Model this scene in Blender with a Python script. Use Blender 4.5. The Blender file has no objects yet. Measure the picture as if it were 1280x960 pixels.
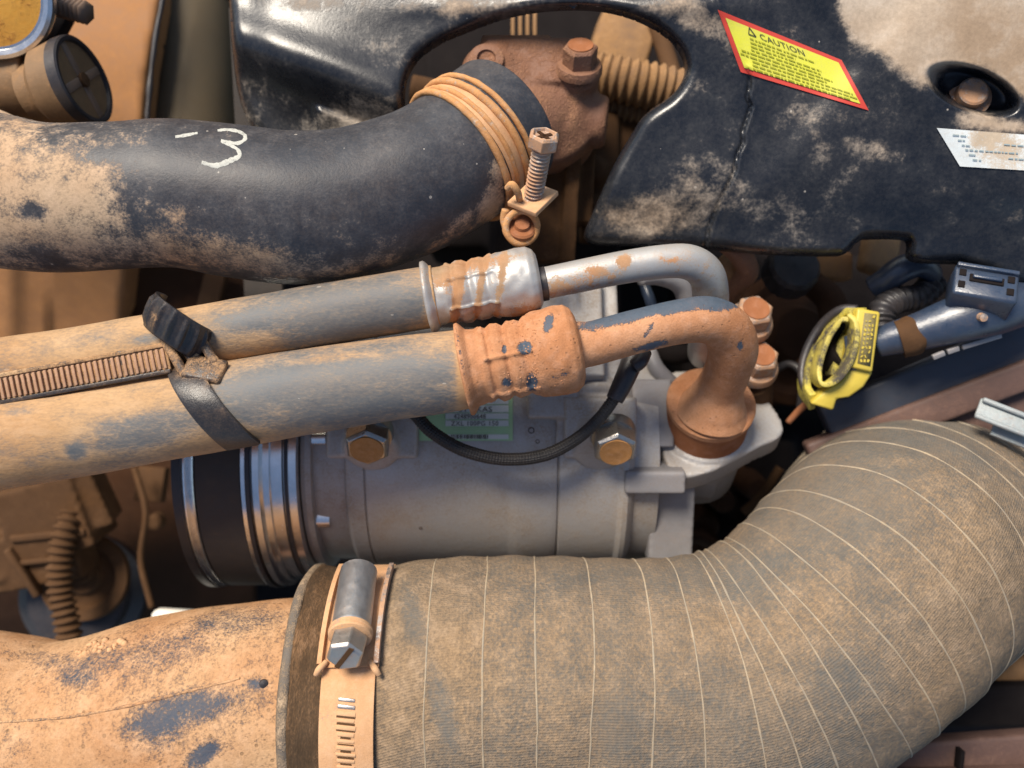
import bpy, bmesh, math, random
import numpy as np
from mathutils import Vector, Matrix, Quaternion
from mathutils.bvhtree import BVHTree
from mathutils import noise as mnoise

random.seed(7); rng = np.random.default_rng(7)
scene = bpy.context.scene
COL = scene.collection
R = math.radians

# ------------------------------------------------------------------ camera, sky, sun
D = 0.330            # camera height above the focus plane
S0 = 0.000305        # metres per photo pixel on the focus plane
cam_d = bpy.data.cameras.new('camera'); cam = bpy.data.objects.new('camera', cam_d); COL.objects.link(cam)
cam.location = (0, 0, D)
cam_d.sensor_width = 36; cam_d.lens = 18 / (640 * S0 / D)
cam_d.clip_start = 0.005; cam_d.clip_end = 50
cam_d.dof.use_dof = True; cam_d.dof.focus_distance = D - 0.012; cam_d.dof.aperture_fstop = 6.5
scene.camera = cam

SUN_DIR = Vector((-0.36, 0.62, 0.78)).normalized()      # towards the sun
world = bpy.data.worlds.new('World'); scene.world = world; world.use_nodes = True
wn = world.node_tree; wn.nodes.clear()
sky = wn.nodes.new('ShaderNodeTexSky'); sky.sky_type = 'NISHITA'; sky.sun_disc = False
sky.sun_elevation = math.asin(SUN_DIR.z); sky.sun_rotation = math.atan2(SUN_DIR.x, SUN_DIR.y)
sky.air_density = 1.0; sky.dust_density = 1.2
bgn = wn.nodes.new('ShaderNodeBackground'); bgn.inputs['Strength'].default_value = 0.09
wo = wn.nodes.new('ShaderNodeOutputWorld')
wn.links.new(sky.outputs[0], bgn.inputs[0]); wn.links.new(bgn.outputs[0], wo.inputs[0])
sun_d = bpy.data.lights.new('sun', 'SUN'); sun_d.energy = 3.7; sun_d.angle = R(22); sun_d.color = (1.0, 0.90, 0.76)
sun = bpy.data.objects.new('sun', sun_d); COL.objects.link(sun); sun.location = SUN_DIR * 3
sun.rotation_euler = SUN_DIR.to_track_quat('Z', 'Y').to_euler()
scene.view_settings.view_transform = 'Standard'; scene.view_settings.look = 'None'
scene.view_settings.exposure = 0.60; scene.view_settings.gamma = 1.0
scene.render.engine = 'CYCLES'
scene.cycles.use_denoising = True
scene.cycles.max_bounces = 6

# ------------------------------------------------------------------ coordinates
def sc(z): return S0 * (D - z) / D
def W(u, v, zmm):
    z = zmm * 0.001; s = sc(z)
    return Vector(((u - 640) * s, (480 - v) * s, z))
def proj(co):        # world (n,3) -> photo pixels
    s = S0 * (D - co[:, 2]) / D
    return co[:, 0] / s + 640, 480 - co[:, 1] / s

# ------------------------------------------------------------------ object helpers
WL = {}
def setp(o, label=None, cat=None, group=None, kind=None):
    if label: o['label'] = label
    if cat: o['category'] = cat
    if group: o['group'] = group
    if kind: o['kind'] = kind
    return o
def thing(name, at, label, cat, group=None, kind=None):
    o = bpy.data.objects.new(name, None); COL.objects.link(o)
    o.location = at; o.empty_display_size = 0.01; WL[o] = Vector(at)
    return setp(o, label, cat, group, kind)
def mk(name, verts, faces, mat, parent=None, smooth=True, dust=None, attrs=None, sharp=None):
    V = np.array([tuple(v) for v in verts], dtype=float) if not isinstance(verts, np.ndarray) else verts
    c = V.mean(axis=0)
    me = bpy.data.meshes.new(name); me.from_pydata((V - c).tolist(), [], [tuple(f) for f in faces])
    me.validate(); me.update()
    bm = bmesh.new(); bm.from_mesh(me); bmesh.ops.recalc_face_normals(bm, faces=bm.faces)
    if sharp:
        for e in bm.edges:
            if len(e.link_faces) == 2 and e.calc_face_angle(0) > sharp: e.smooth = False
    bm.to_mesh(me); bm.free()
    me.polygons.foreach_set('use_smooth', [smooth] * len(me.polygons))
    if len(me.vertices) == len(V):
        if dust is not None:
            if callable(dust):
                uu, vv = proj(V); d = dust(uu, vv)
            else: d = np.full(len(V), float(dust))
            a = me.attributes.new('dust', 'FLOAT', 'POINT'); a.data.foreach_set('value', np.asarray(d, dtype=np.float32))
        for k, arr in (attrs or {}).items():
            a = me.attributes.new(k, 'FLOAT', 'POINT'); a.data.foreach_set('value', np.asarray(arr, dtype=np.float32))
    o = bpy.data.objects.new(name, me); COL.objects.link(o)
    if mat: me.materials.append(mat)
    WL[o] = Vector(c)
    if parent: o.parent = parent; o.location = Vector(c) - WL[parent]
    else: o.location = c
    o['_r'] = 0; del o['_r']
    return o
def bvh(V, F): return BVHTree.FromPolygons([tuple(v) for v in V], [tuple(f) for f in F])
def cast(tree, u, v, off=0.0):
    p = W(u, v, 0); d = (p - Vector((0, 0, D))).normalized()
    h, n, i, _ = tree.ray_cast(Vector((0, 0, D)), d, 5)
    if h is None: return None
    return h - d * off
def bevel(o, w=0.0006, seg=2):
    m = o.modifiers.new('bevel', 'BEVEL'); m.width = w; m.segments = seg; m.limit_method = 'ANGLE'; m.angle_limit = R(35)
    m.harden_normals = False
    return o

# ------------------------------------------------------------------ shape helpers
def catmull(P, n):
    P = np.array(P, float); L = len(P)
    Q = np.vstack([2 * P[0] - P[1], P, 2 * P[-1] - P[-2]])
    seg = np.linalg.norm(np.diff(P[:, :3], axis=0), axis=1); cum = np.concatenate([[0], np.cumsum(seg)])
    out = []
    for t in np.linspace(0, cum[-1], n):
        i = min(max(np.searchsorted(cum, t, 'right') - 1, 0), L - 2)
        x = (t - cum[i]) / max(seg[i], 1e-9)
        p0, p1, p2, p3 = Q[i], Q[i + 1], Q[i + 2], Q[i + 3]
        out.append(0.5 * ((2 * p1) + (-p0 + p2) * x + (2 * p0 - 5 * p1 + 4 * p2 - p3) * x * x + (-p0 + 3 * p1 - 3 * p2 + p3) * x ** 3))
    return np.array(out)
def pathw(pts):      # (u,v,zmm,rpx) -> world xyz + r
    out = []
    for p in pts:
        w = W(p[0], p[1], p[2]); out.append((w.x, w.y, w.z, p[3] * sc(p[2] * .001)))
    return out
def frames(C):
    T = np.gradient(C, axis=0); T /= np.linalg.norm(T, axis=1)[:, None]
    N = np.zeros_like(C)
    ref = np.array([0, 0, 1.0])
    if abs(T[0] @ ref) > .9: ref = np.array([0, 1.0, 0])
    n = ref - (ref @ T[0]) * T[0]; n /= np.linalg.norm(n); N[0] = n
    for i in range(1, len(C)):
        n = N[i - 1] - (N[i - 1] @ T[i]) * T[i]; N[i] = n / np.linalg.norm(n)
    return T, N, np.cross(T, N)
def tubemesh(pts, n=120, m=48, disp=None, wobble=0.0, world=False, cap=True, wf=60):
    P = catmull(pts if world else pathw(pts), n)
    C = P[:, :3]; r = P[:, 3]; T, N, B = frames(C)
    arc = np.concatenate([[0], np.cumsum(np.linalg.norm(np.diff(C, axis=0), axis=1))])
    th = np.linspace(0, 2 * np.pi, m, endpoint=False)  # the seam is turned away, to the underside
    V = np.zeros((n, m, 3)); A = np.zeros((n, m)); G = np.zeros((n, m))
    off = rng.random(3) * 50
    for i in range(n):
        rr = np.full(m, r[i])
        if disp is not None: rr = rr + disp(arc[i], th, r[i], arc[-1])
        if wobble:
            for j in range(m):
                q = C[i] - r[i] * (np.cos(th[j]) * N[i] + np.sin(th[j]) * B[i])
                rr[j] += wobble * mnoise.noise(Vector(q * wf + off))
        V[i] = C[i] + rr[:, None] * (-np.cos(th)[:, None] * N[i] - np.sin(th)[:, None] * B[i])
        A[i] = arc[i]; G[i] = th * r[i]
    V = V.reshape(-1, 3); F = []
    for i in range(n - 1):
        for j in range(m):
            a = i * m + j; b = i * m + (j + 1) % m
            F.append((a, b, b + m, a + m))
    att = {'arc': A.ravel(), 'ang': G.ravel()}
    if cap:
        k = len(V); V = np.vstack([V, C[0], C[-1]])
        for j in range(m):
            F.append((j, (j + 1) % m, k)); F.append(((n - 1) * m + j, (n - 1) * m + (j + 1) % m, k + 1))
        att = {'arc': np.append(att['arc'], [0, arc[-1]]), 'ang': np.append(att['ang'], [0, 0])}
    return V, F, att
def tube(name, pts, mat, parent=None, dust=None, **k):
    V, F, att = tubemesh(pts, **k)
    o = mk(name, V, F, mat, parent, dust=dust, attrs=att); o_b[o] = (V, F); return o
o_b = {}
def basis(ax):
    ax = Vector(ax).normalized(); ref = Vector((0, 1, 0)) if abs(ax.y) < .85 else Vector((1, 0, 0))
    x = ref.cross(ax).normalized(); y = ax.cross(x).normalized()
    return x, y, ax
def lathemesh(o, ax, prof, n=48, rot=0, disp=None, step=None):
    x, y, z = basis(ax); o = Vector(o)
    if step:
        q = [prof[0]]
        for a, b in zip(prof[:-1], prof[1:]):
            k = max(1, int(math.hypot(b[0] - a[0], b[1] - a[1]) / step))
            for i in range(1, k + 1): q.append((a[0] + (b[0] - a[0]) * i / k, a[1] + (b[1] - a[1]) * i / k))
        prof = q
    V = []; F = []
    for (h, r) in prof:
        for j in range(n):
            t = 2 * math.pi * j / n + rot; rr = r + (disp(h, t) if disp else 0)
            V.append(o + z * h + (x * math.cos(t) + y * math.sin(t)) * max(rr, 1e-6))
    for i in range(len(prof) - 1):
        for j in range(n):
            a = i * n + j; b = i * n + (j + 1) % n; F.append((a, b, b + n, a + n))
    F.append(tuple(range(n))); F.append(tuple((len(prof) - 1) * n + j for j in range(n)))
    return V, F
def lathe(name, o, ax, prof, mat, parent=None, dust=None, n=48, rot=0, disp=None, sharp=R(30), step=None):
    V, F = lathemesh(o, ax, prof, n, rot, disp, step)
    return mk(name, V, F, mat, parent, dust=dust, sharp=sharp)
def boxmesh(c, ax, up, size):      # ax = local z, up = approx local y
    z = Vector(ax).normalized(); y = Vector(up) - Vector(up).dot(z) * z; y.normalize(); x = y.cross(z)
    V = [Vector(c) + x * (sx * size[0] / 2) + y * (sy * size[1] / 2) + z * (sz * size[2] / 2) for sx in (-1, 1) for sy in (-1, 1) for sz in (-1, 1)]
    F = [(0, 1, 3, 2), (4, 6, 7, 5), (0, 4, 5, 1), (2, 3, 7, 6), (0, 2, 6, 4), (1, 5, 7, 3)]
    return V, F
def box(name, c, ax, up, size, mat, parent=None, dust=None, bev=0.0006, seg=2):
    V, F = boxmesh(c, ax, up, size); o = mk(name, V, F, mat, parent, smooth=True, dust=dust)
    return bevel(o, bev, seg)
def merge(*ms):
    V = []; F = []
    for v, f in ms:
        k = len(V); V += [Vector(tuple(q)) for q in v]; F += [tuple(i + k for i in g) for g in f]
    return V, F
def cast_body(name, meshes, mat, parent=None, voxel=0.001, smooth_it=6):
    V, F = merge(*meshes); o = mk(name, V, F, mat, parent)
    m = o.modifiers.new('remesh', 'REMESH'); m.mode = 'VOXEL'; m.voxel_size = voxel; m.use_smooth_shade = True
    s = o.modifiers.new('smooth', 'SMOOTH'); s.iterations = smooth_it; s.factor = 0.5
    return o
def extrude(poly, off, sub=0):     # poly world points, extruded along vector
    n = len(poly); V = [Vector(p) for p in poly] + [Vector(p) + Vector(off) for p in poly]
    F = [tuple(range(n)), tuple(range(n, 2 * n))] + [(i, (i + 1) % n, (i + 1) % n + n, i + n) for i in range(n)]
    return V, F
def smoothpoly(pts, k=4, n=6):
    P = np.array(pts, float); L = len(P); out = []
    for i in range(L):
        p0, p1, p2, p3 = P[i - 1], P[i], P[(i + 1) % L], P[(i + 2) % L]
        for x in np.linspace(0, 1, n, endpoint=False):
            out.append(0.5 * ((2 * p1) + (-p0 + p2) * x + (2 * p0 - 5 * p1 + 4 * p2 - p3) * x * x + (-p0 + 3 * p1 - 3 * p2 + p3) * x ** 3))
    return np.array(out)
def polysd(px, py, poly):
    n = len(poly); best = np.full(px.shape, 1e9); inside = np.zeros(px.shape, bool)
    nx = np.zeros_like(px); ny = np.zeros_like(py)
    for i in range(n):
        x1, y1 = poly[i]; x2, y2 = poly[(i + 1) % n]
        dx, dy = x2 - x1, y2 - y1; L = dx * dx + dy * dy + 1e-12
        t = np.clip(((px - x1) * dx + (py - y1) * dy) / L, 0, 1)
        qx, qy = x1 + t * dx, y1 + t * dy; d = np.hypot(px - qx, py - qy)
        s = d < best; best = np.where(s, d, best); nx = np.where(s, qx, nx); ny = np.where(s, qy, ny)
        c = ((y1 > py) != (y2 > py)) & (px < (x2 - x1) * (py - y1) / (y2 - y1 + 1e-12) + x1)
        inside ^= c
    return np.where(inside, best, -best), nx, ny
def plate(name, outline, zf, step, mat, parent=None, roll=15, rollz=None, skirt=10, dust=None, sd_cap=60):
    O = np.array(outline, float)
    u0, v0 = O.min(axis=0) - step; u1, v1 = O.max(axis=0) + step
    us = np.arange(u0, u1, step); vs = np.arange(v0, v1, step)
    U, Vv = np.meshgrid(us, vs); sd, nx, ny = polysd(U, Vv, O)
    snap = (sd < .3 * step) & (sd > -.8 * step); U = np.where(snap, nx, U); Vv = np.where(snap, ny, Vv)
    keep = sd > -.8 * step; sdd = np.clip(np.where(snap, 0, sd), 0, 1e9)
    idx = np.full(U.shape, -1); verts = []; edge = []
    Z = zf(U, Vv)
    rz = rollz or roll * S0 * 1000
    x = np.clip(1 - sdd / roll, 0, 1); Z = Z - rz * (1 - np.sqrt(np.clip(1 - x * x, 0, 1)))
    for i, j in zip(*np.where(keep)):
        idx[i, j] = len(verts); verts.append(W(U[i, j], Vv[i, j], Z[i, j]))
    F = []; ec = {}
    for i in range(U.shape[0] - 1):
        for j in range(U.shape[1] - 1):
            q = [idx[i, j], idx[i, j + 1], idx[i + 1, j + 1], idx[i + 1, j]]
            if min(q) >= 0:
                F.append(tuple(q))
                for a, b in zip(q, q[1:] + q[:1]):
                    ec[(min(a, b), max(a, b))] = ec.get((min(a, b), max(a, b)), 0) + 1
    used = sorted({a for f in F for a in f}); mp = {a: k for k, a in enumerate(used)}
    verts = [verts[a] for a in used]; F = [tuple(mp[a] for a in f) for f in F]
    be = [(mp[a], mp[b]) for (a, b), c in ec.items() if c == 1]; low = {}
    nV = len(verts); Fs = list(F)
    for a, b in be:
        for q in (a, b):
            if q not in low:
                low[q] = len(verts); verts.append(verts[q] - Vector((0, 0, skirt * .001)))
        Fs.append((a, b, low[b], low[a]))
    o = mk(name, verts, Fs, mat, parent, dust=dust); o_b[o] = (verts, Fs)
    return o
def textmesh(s, size, depth=0.0, spacing=1.0):
    cu = bpy.data.curves.new('t', 'FONT'); cu.body = s; cu.size = size; cu.extrude = depth; cu.space_character = spacing
    cu.resolution_u = 3
    o = bpy.data.objects.new('t', cu); COL.objects.link(o); dg = bpy.context.evaluated_depsgraph_get()
    me = o.evaluated_get(dg).to_mesh(); V = [v.co.copy() for v in me.vertices]; F = [tuple(p.vertices) for p in me.polygons]
    o.evaluated_get(dg).to_mesh_clear(); bpy.data.objects.remove(o); bpy.data.curves.remove(cu)
    return V, F
def ribbon(name, tree, pts, widths, mat, parent=None, off=0.0003, n=40, dust=None):
    """thin mark lying on a surface; pts in photo pixels"""
    P = catmull([(p[0], p[1], 0, w) for p, w in zip(pts, widths)], n)
    V = []; F = []
    T = np.gradient(P[:, :2], axis=0); T /= (np.linalg.norm(T, axis=1)[:, None] + 1e-9)
    for i in range(n):
        w = P[i, 3] * (.8 + .5 * random.random())
        for s in (-1, 0, 1):
            h = cast(tree, P[i, 0] - T[i, 1] * w * s / 2, P[i, 1] + T[i, 0] * w * s / 2, off * (1 if s == 0 else .25))
            V.append(h if h else W(P[i, 0], P[i, 1], 0))
    for i in range(n - 1):
        for s in (0, 1): a = i * 3 + s; F.append((a, a + 1, a + 4, a + 3))
    return mk(name, V, F, mat, parent, dust=dust)
# stain maps: (u, v, ru, rv, rotation in degrees, amount)
def stains(base, blobs=(), polys=(), grad=None):
    def f(u, v):
        d = np.full(u.shape, float(base))
        if grad: d = d + grad(u, v)
        for (cx, cy, ru, rv, rot, amt) in blobs:
            a = R(rot); x = (u - cx) * math.cos(a) + (v - cy) * math.sin(a); y = -(u - cx) * math.sin(a) + (v - cy) * math.cos(a)
            d = d + amt * np.exp(-((x / ru) ** 2 + (y / rv) ** 2) ** 1.5)
        for (poly, soft, amt) in polys:
            sd, _, _ = polysd(u, v, poly); d = d + amt * np.clip(sd / soft * .5 + .5, 0, 1)
        return d
    return f

# ------------------------------------------------------------------ materials
MATN = 0
def dusty(name, base, dust, dust2=None, bias=0.0, attr=True, rough=0.4, metal=0.0, s1=45, a=(0.5, 0.35, 0.25), soft=0.10,
          bump=0.25, film=0.12, grain=0.25, base2=None, weave=None, spec=0.5, drough=0.92, veil=.35, veilc=None, specks=0.0, pits=0.0, stretch=(1, 1, 1)):
    global MATN; MATN += 1
    m = bpy.data.materials.new(name); m.use_nodes = True; nt = m.node_tree; nt.nodes.clear(); L = nt.links.new
    N = lambda t: nt.nodes.new(t)
    def val(x): return x
    def math_(op, x, y=None, z=None, clamp=False):
        n = N('ShaderNodeMath'); n.operation = op; n.use_clamp = clamp
        for i, q in enumerate((x, y, z)):
            if q is None: continue
            if isinstance(q, (int, float)): n.inputs[i].default_value = q
            else: L(q, n.inputs[i])
        return n.outputs[0]
    def mix(f, c1, c2):
        n = N('ShaderNodeMix'); n.data_type = 'RGBA'
        if isinstance(f, (int, float)): n.inputs[0].default_value = f
        else: L(f, n.inputs[0])
        for i, c in ((6, c1), (7, c2)):
            if isinstance(c, tuple): n.inputs[i].default_value = (*c, 1)
            else: L(c, n.inputs[i])
        return n.outputs[2]
    tc = N('ShaderNodeTexCoord'); mp = N('ShaderNodeMapping'); L(tc.outputs['Object'], mp.inputs[0])
    mp.inputs['Location'].default_value = (MATN * .37, MATN * .61, MATN * .13); mp.inputs['Scale'].default_value = stretch
    def noise(scale, det=5, rgh=.6, dist=0.0):
        n = N('ShaderNodeTexNoise'); n.inputs['Scale'].default_value = scale; n.inputs['Detail'].default_value = det
        n.inputs['Roughness'].default_value = rgh; n.inputs['Distortion'].default_value = dist; L(mp.outputs[0], n.inputs['Vector']); return n.outputs[0]
    n1 = noise(s1, 6, .62, .4); n2 = noise(s1 * 5, 5, .65); n3 = noise(s1 * 28, 3, .7); n4 = noise(s1 * .6, 3, .5)
    x = math_('MULTIPLY', math_('SUBTRACT', n1, .5), a[0] * 2)
    x = math_('MULTIPLY_ADD', math_('SUBTRACT', n2, .5), a[1] * 2, x)
    x = math_('MULTIPLY_ADD', math_('SUBTRACT', n3, .5), a[2] * 2, x)
    x = math_('ADD', x, bias)
    if attr:
        at = N('ShaderNodeAttribute'); at.attribute_name = 'dust'; x = math_('ADD', x, at.outputs['Fac'])
    mr = N('ShaderNodeMapRange'); mr.interpolation_type = 'SMOOTHSTEP'; L(x, mr.inputs[0])
    mr.inputs[1].default_value = .5 - soft; mr.inputs[2].default_value = .5 + soft
    mask = mr.outputs[0]
    base2 = base2 or tuple(min(1, c * 1.7 + .01) for c in base)
    dust2 = dust2 or tuple(c * .7 for c in dust)
    bc = mix(math_('MULTIPLY', n2, 1.0), base, base2)
    # thin film of dust everywhere, speckled
    fm = math_('MULTIPLY', math_('POWER', math_('ADD', n3, math_('SUBTRACT', n1, .5)), 2.0, clamp=True), film * 3, clamp=True)
    bc = mix(fm, bc, dust)
    # thinner veil around the thick dust
    vr_ = N('ShaderNodeMapRange'); vr_.interpolation_type = 'SMOOTHSTEP'; L(x, vr_.inputs[0]); vr_.inputs[1].default_value = .5 - soft - .38; vr_.inputs[2].default_value = .5 + soft * .6
    veil_ = math_('MULTIPLY', vr_.outputs[0], math_('MULTIPLY_ADD', n2, 1.3, -.05)); veil_ = math_('MULTIPLY', veil_, veil, clamp=True)
    bc = mix(veil_, bc, veilc or tuple(q * .9 + .008 for q in dust2))
    if specks:
        vs_ = N('ShaderNodeTexVoronoi'); vs_.inputs['Scale'].default_value = 420; L(mp.outputs[0], vs_.inputs['Vector'])
        rnd = N('ShaderNodeSeparateColor'); L(vs_.outputs['Color'], rnd.inputs[0])
        sp_ = math_('MULTIPLY', math_('GREATER_THAN', rnd.outputs[0], 1 - specks), math_('LESS_THAN', vs_.outputs['Distance'], math_('MULTIPLY', rnd.outputs[1], .30)))
        bc = mix(math_('MULTIPLY', sp_, .7), bc, (.42, .38, .33))
    dv = N('ShaderNodeMapRange'); L(n4, dv.inputs[0]); dv.inputs[1].default_value = .35; dv.inputs[2].default_value = .65
    dc = mix(dv.outputs[0], dust, dust2)
    pv = N('ShaderNodeMapRange'); L(n2, pv.inputs[0]); pv.inputs[1].default_value = .48; pv.inputs[2].default_value = .72
    dc = mix(math_('MULTIPLY', pv.outputs[0], .35), dc, tuple(q * .75 + .09 for q in dust))
    dk = math_('MULTIPLY_ADD', math_('SUBTRACT', n3, .5), grain * 2, 1.0)
    dk = math_('MULTIPLY_ADD', math_('SUBTRACT', n2, .5), grain * 1.6, dk)
    hv = N('ShaderNodeHueSaturation'); L(dc, hv.inputs['Color']); L(dk, hv.inputs['Value'])
    colr = mix(mask, bc, hv.outputs[0])
    h = math_('MULTIPLY_ADD', mask, .55, math_('MULTIPLY', n3, .35)); h = math_('MULTIPLY_ADD', n2, .5, h)
    if pits:
        vo = N('ShaderNodeTexVoronoi'); vo.inputs['Scale'].default_value = s1 * 6; L(mp.outputs[0], vo.inputs['Vector'])
        pm = N('ShaderNodeMapRange'); L(vo.outputs['Distance'], pm.inputs[0]); pm.inputs[1].default_value = .10; pm.inputs[2].default_value = .16
        colr = mix(math_('MULTIPLY', math_('SUBTRACT', 1.0, pm.outputs[0]), pits), colr, tuple(c * .35 for c in dust))
        h = math_('MULTIPLY_ADD', pm.outputs[0], .3, h)
    if weave:
        ar = N('ShaderNodeAttribute'); ar.attribute_name = 'arc'; an = N('ShaderNodeAttribute'); an.attribute_name = 'ang'
        jit = math_('MULTIPLY', n2, 3.0)
        w1 = math_('SINE', math_('MULTIPLY_ADD', an.outputs['Fac'], 2 * math.pi / weave[0], jit))
        w2 = math_('SINE', math_('MULTIPLY_ADD', ar.outputs['Fac'], 2 * math.pi / weave[1], math_('MULTIPLY', n1, 6.0)))
        w = math_('MULTIPLY_ADD', w2, weave[3], math_('MULTIPLY', w1, weave[2]))
        h = math_('ADD', h, w)
        wl = N('ShaderNodeHueSaturation'); L(colr, wl.inputs['Color']); L(math_('MULTIPLY_ADD', w, .35, 1.0), wl.inputs['Value']); colr = wl.outputs[0]
    p = N('ShaderNodeBsdfPrincipled'); L(colr, p.inputs['Base Color'])
    rv = math_('MULTIPLY_ADD', n2, .25, rough - .1); rv = math_('ADD', rv, math_('MULTIPLY', fm, .5), clamp=True)
    rm = N('ShaderNodeMix'); rm.data_type = 'FLOAT'; L(mask, rm.inputs[0]); L(rv, rm.inputs[2]); rm.inputs[3].default_value = drough
    L(rm.outputs[0], p.inputs['Roughness'])
    if metal: L(math_('MULTIPLY', math_('SUBTRACT', 1.0, math_('MAXIMUM', mask, math_('MULTIPLY', fm, .6))), metal), p.inputs['Metallic'])
    sm = math_('MULTIPLY', math_('SUBTRACT', 1.0, math_('MULTIPLY', mask, .7)), spec); L(sm, p.inputs['Specular IOR Level'])
    b = N('ShaderNodeBump'); b.inputs['Strength'].default_value = bump; b.inputs['Distance'].default_value = .0012; L(h, b.inputs['Height'])
    L(b.outputs[0], p.inputs['Normal'])
    o = N('ShaderNodeOutputMaterial'); L(p.outputs[0], o.inputs[0])
    return m
ORANGE = (.52, .235, .105); ORANGE2 = (.44, .19, .085); TAN = (.48, .315, .175); TAN2 = (.42, .235, .11); CREAM = (.60, .50, .385); BROWN = (.17, .085, .04)
M = {}
M['rubber'] = dusty('black_rubber', (.014, .018, .026), (.42, .265, .155), (.50, .37, .25), rough=.44, s1=34, film=.05, a=(.42, .50, .34), soft=.24, veil=.5, veilc=(.17, .16, .155), specks=.025, spec=.4, bump=.22, grain=.35)
M['achose'] = dusty('grey_hose_rubber', (.060, .075, .092), TAN, (.40, .23, .11), rough=.55, s1=30, film=.15, a=(.55, .45, .34), soft=.38, bump=.2, base2=(.12, .135, .145), specks=.02, veil=.4, veilc=(.25, .235, .20), stretch=(.6, 1.3, 1))
M['silver'] = dusty('dull_aluminium', (.40, .41, .41), (.42, .21, .10), (.34, .23, .14), rough=.42, metal=.45, s1=60, film=.12, soft=.12, bump=.16, a=(.4, .45, .35), base2=(.54, .54, .52), veil=.5, veilc=(.34, .24, .16))
M['orange'] = dusty('orange_dust_on_metal', (.035, .055, .080), (.55, .285, .155), (.44, .195, .09), rough=.6, s1=55, a=(.35, .55, .4), soft=.10, bump=.6, grain=.28, film=.03, veil=.12, specks=.02, pits=.35)
M['orange_dull'] = dusty('red_dust_on_metal', (.10, .10, .12), (.36, .145, .065), (.28, .11, .05), attr=False, bias=1.0, rough=.7, s1=50, bump=.2, grain=.2)
M['fabric'] = dusty('fabric_wrapped_rubber', (.066, .070, .070), (.30, .20, .115), (.225, .165, .11), rough=.95, s1=26, a=(.34, .42, .6), soft=.50, bump=.55, weave=(.0010, .0016, .07, .03), film=.35, grain=.5, base2=(.16, .155, .14), spec=.12, veil=.2)
M['thread'] = dusty('wrap_thread', (.22, .19, .15), (.42, .33, .225), attr=False, bias=.48, rough=.9, s1=60, bump=.1, spec=.1)
M['lip'] = dusty('frayed_lip', (.10, .09, .08), (.42, .30, .19), (.34, .25, .17), attr=False, bias=.45, rough=.95, s1=60, a=(.5, .5, .5), soft=.25, bump=.7, spec=.1)
M['liner'] = dusty('dark_fabric_liner', (.030, .020, .012), (.28, .155, .075), attr=False, bias=.26, stretch=(1, .35, .35), rough=.95, s1=60, a=(.5, .4, .4), soft=.3, bump=.6, weave=(.0009, .0012, .15, .15), spec=.1)
M['duct'] = dusty('dusty_duct', (.030, .045, .075), (.50, .31, .17), (.43, .225, .11), rough=.6, s1=32, a=(.35, .5, .65), soft=.34, bump=.6, film=.08, grain=.38, base2=(.07, .09, .12), pits=.5, veil=.25, veilc=(.20, .17, .13), spec=.2)
M['cover'] = dusty('black_gloss_cover', (.006, .009, .016), (.50, .43, .35), (.36, .26, .175), rough=.25, s1=24, a=(.55, .45, .24), soft=.30, bump=.14, film=.02, grain=.3, base2=(.009, .011, .015), spec=.5, veil=.30, veilc=(.15, .15, .15), specks=.012)
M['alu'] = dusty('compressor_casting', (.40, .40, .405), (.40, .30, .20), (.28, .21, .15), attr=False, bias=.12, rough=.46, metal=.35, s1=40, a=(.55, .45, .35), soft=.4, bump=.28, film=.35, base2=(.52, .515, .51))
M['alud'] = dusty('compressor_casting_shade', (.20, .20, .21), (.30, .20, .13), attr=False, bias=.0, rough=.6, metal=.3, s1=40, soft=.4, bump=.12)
M['chrome'] = dusty('bright_steel', (.66, .65, .62), (.30, .22, .14), attr=False, bias=-.12, rough=.17, metal=.95, s1=60, soft=.2, bump=.06, film=.05)
M['steel'] = dusty('zinc_steel', (.36, .35, .33), ORANGE, attr=False, bias=.12, rough=.33, metal=.9, s1=90, a=(.5, .5, .3), soft=.12, bump=.15, film=.08)
M['steel_dirty'] = dusty('dusty_zinc_steel', (.34, .32, .30), (.50, .31, .19), (.42, .22, .12), attr=False, bias=.52, rough=.4, metal=.8, s1=90, a=(.5, .5, .3), soft=.15, bump=.25)
M['band'] = dusty('dusty_band', (.30, .28, .27), (.62, .37, .20), (.55, .30, .15), attr=False, bias=.75, rough=.5, metal=.5, s1=70, soft=.15, bump=.3, grain=.2)
M['boltface'] = dusty('orange_dusty_bolt_face', (.3, .25, .2), (.50, .25, .09), (.42, .20, .07), attr=False, bias=1.0, rough=.6, s1=90, bump=.25)
M['housing'] = dusty('pink_brown_casting', (.16, .075, .045), (.41, .215, .115), (.24, .105, .055), attr=False, bias=.34, rough=.5, s1=45, a=(.6, .5, .35), soft=.3, bump=.8, film=.2, spec=.4, grain=.5)
M['tanpart'] = dusty('tan_dusty_plastic', (.16, .09, .045), (.40, .225, .095), (.30, .165, .07), attr=False, bias=.55, rough=.7, s1=30, soft=.3, bump=.2)
M['panel'] = dusty('tan_dusty_panel', (.22, .10, .036), (.46, .215, .072), (.34, .155, .05), attr=False, bias=.3, rough=.7, s1=12, soft=.4, bump=.1)
M['olive'] = dusty('olive_grey_plastic', (.075, .055, .028), (.15, .09, .035), attr=False, bias=.0, rough=.6, s1=10, soft=.45, bump=.08)
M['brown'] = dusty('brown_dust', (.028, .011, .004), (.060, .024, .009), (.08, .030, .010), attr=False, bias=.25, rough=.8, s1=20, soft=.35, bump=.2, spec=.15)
M['brown_mid'] = dusty('mid_brown_dust', (.055, .026, .010), (.15, .072, .028), (.10, .046, .016), attr=False, bias=.3, rough=.8, s1=25, soft=.3, bump=.2, spec=.2)
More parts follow.
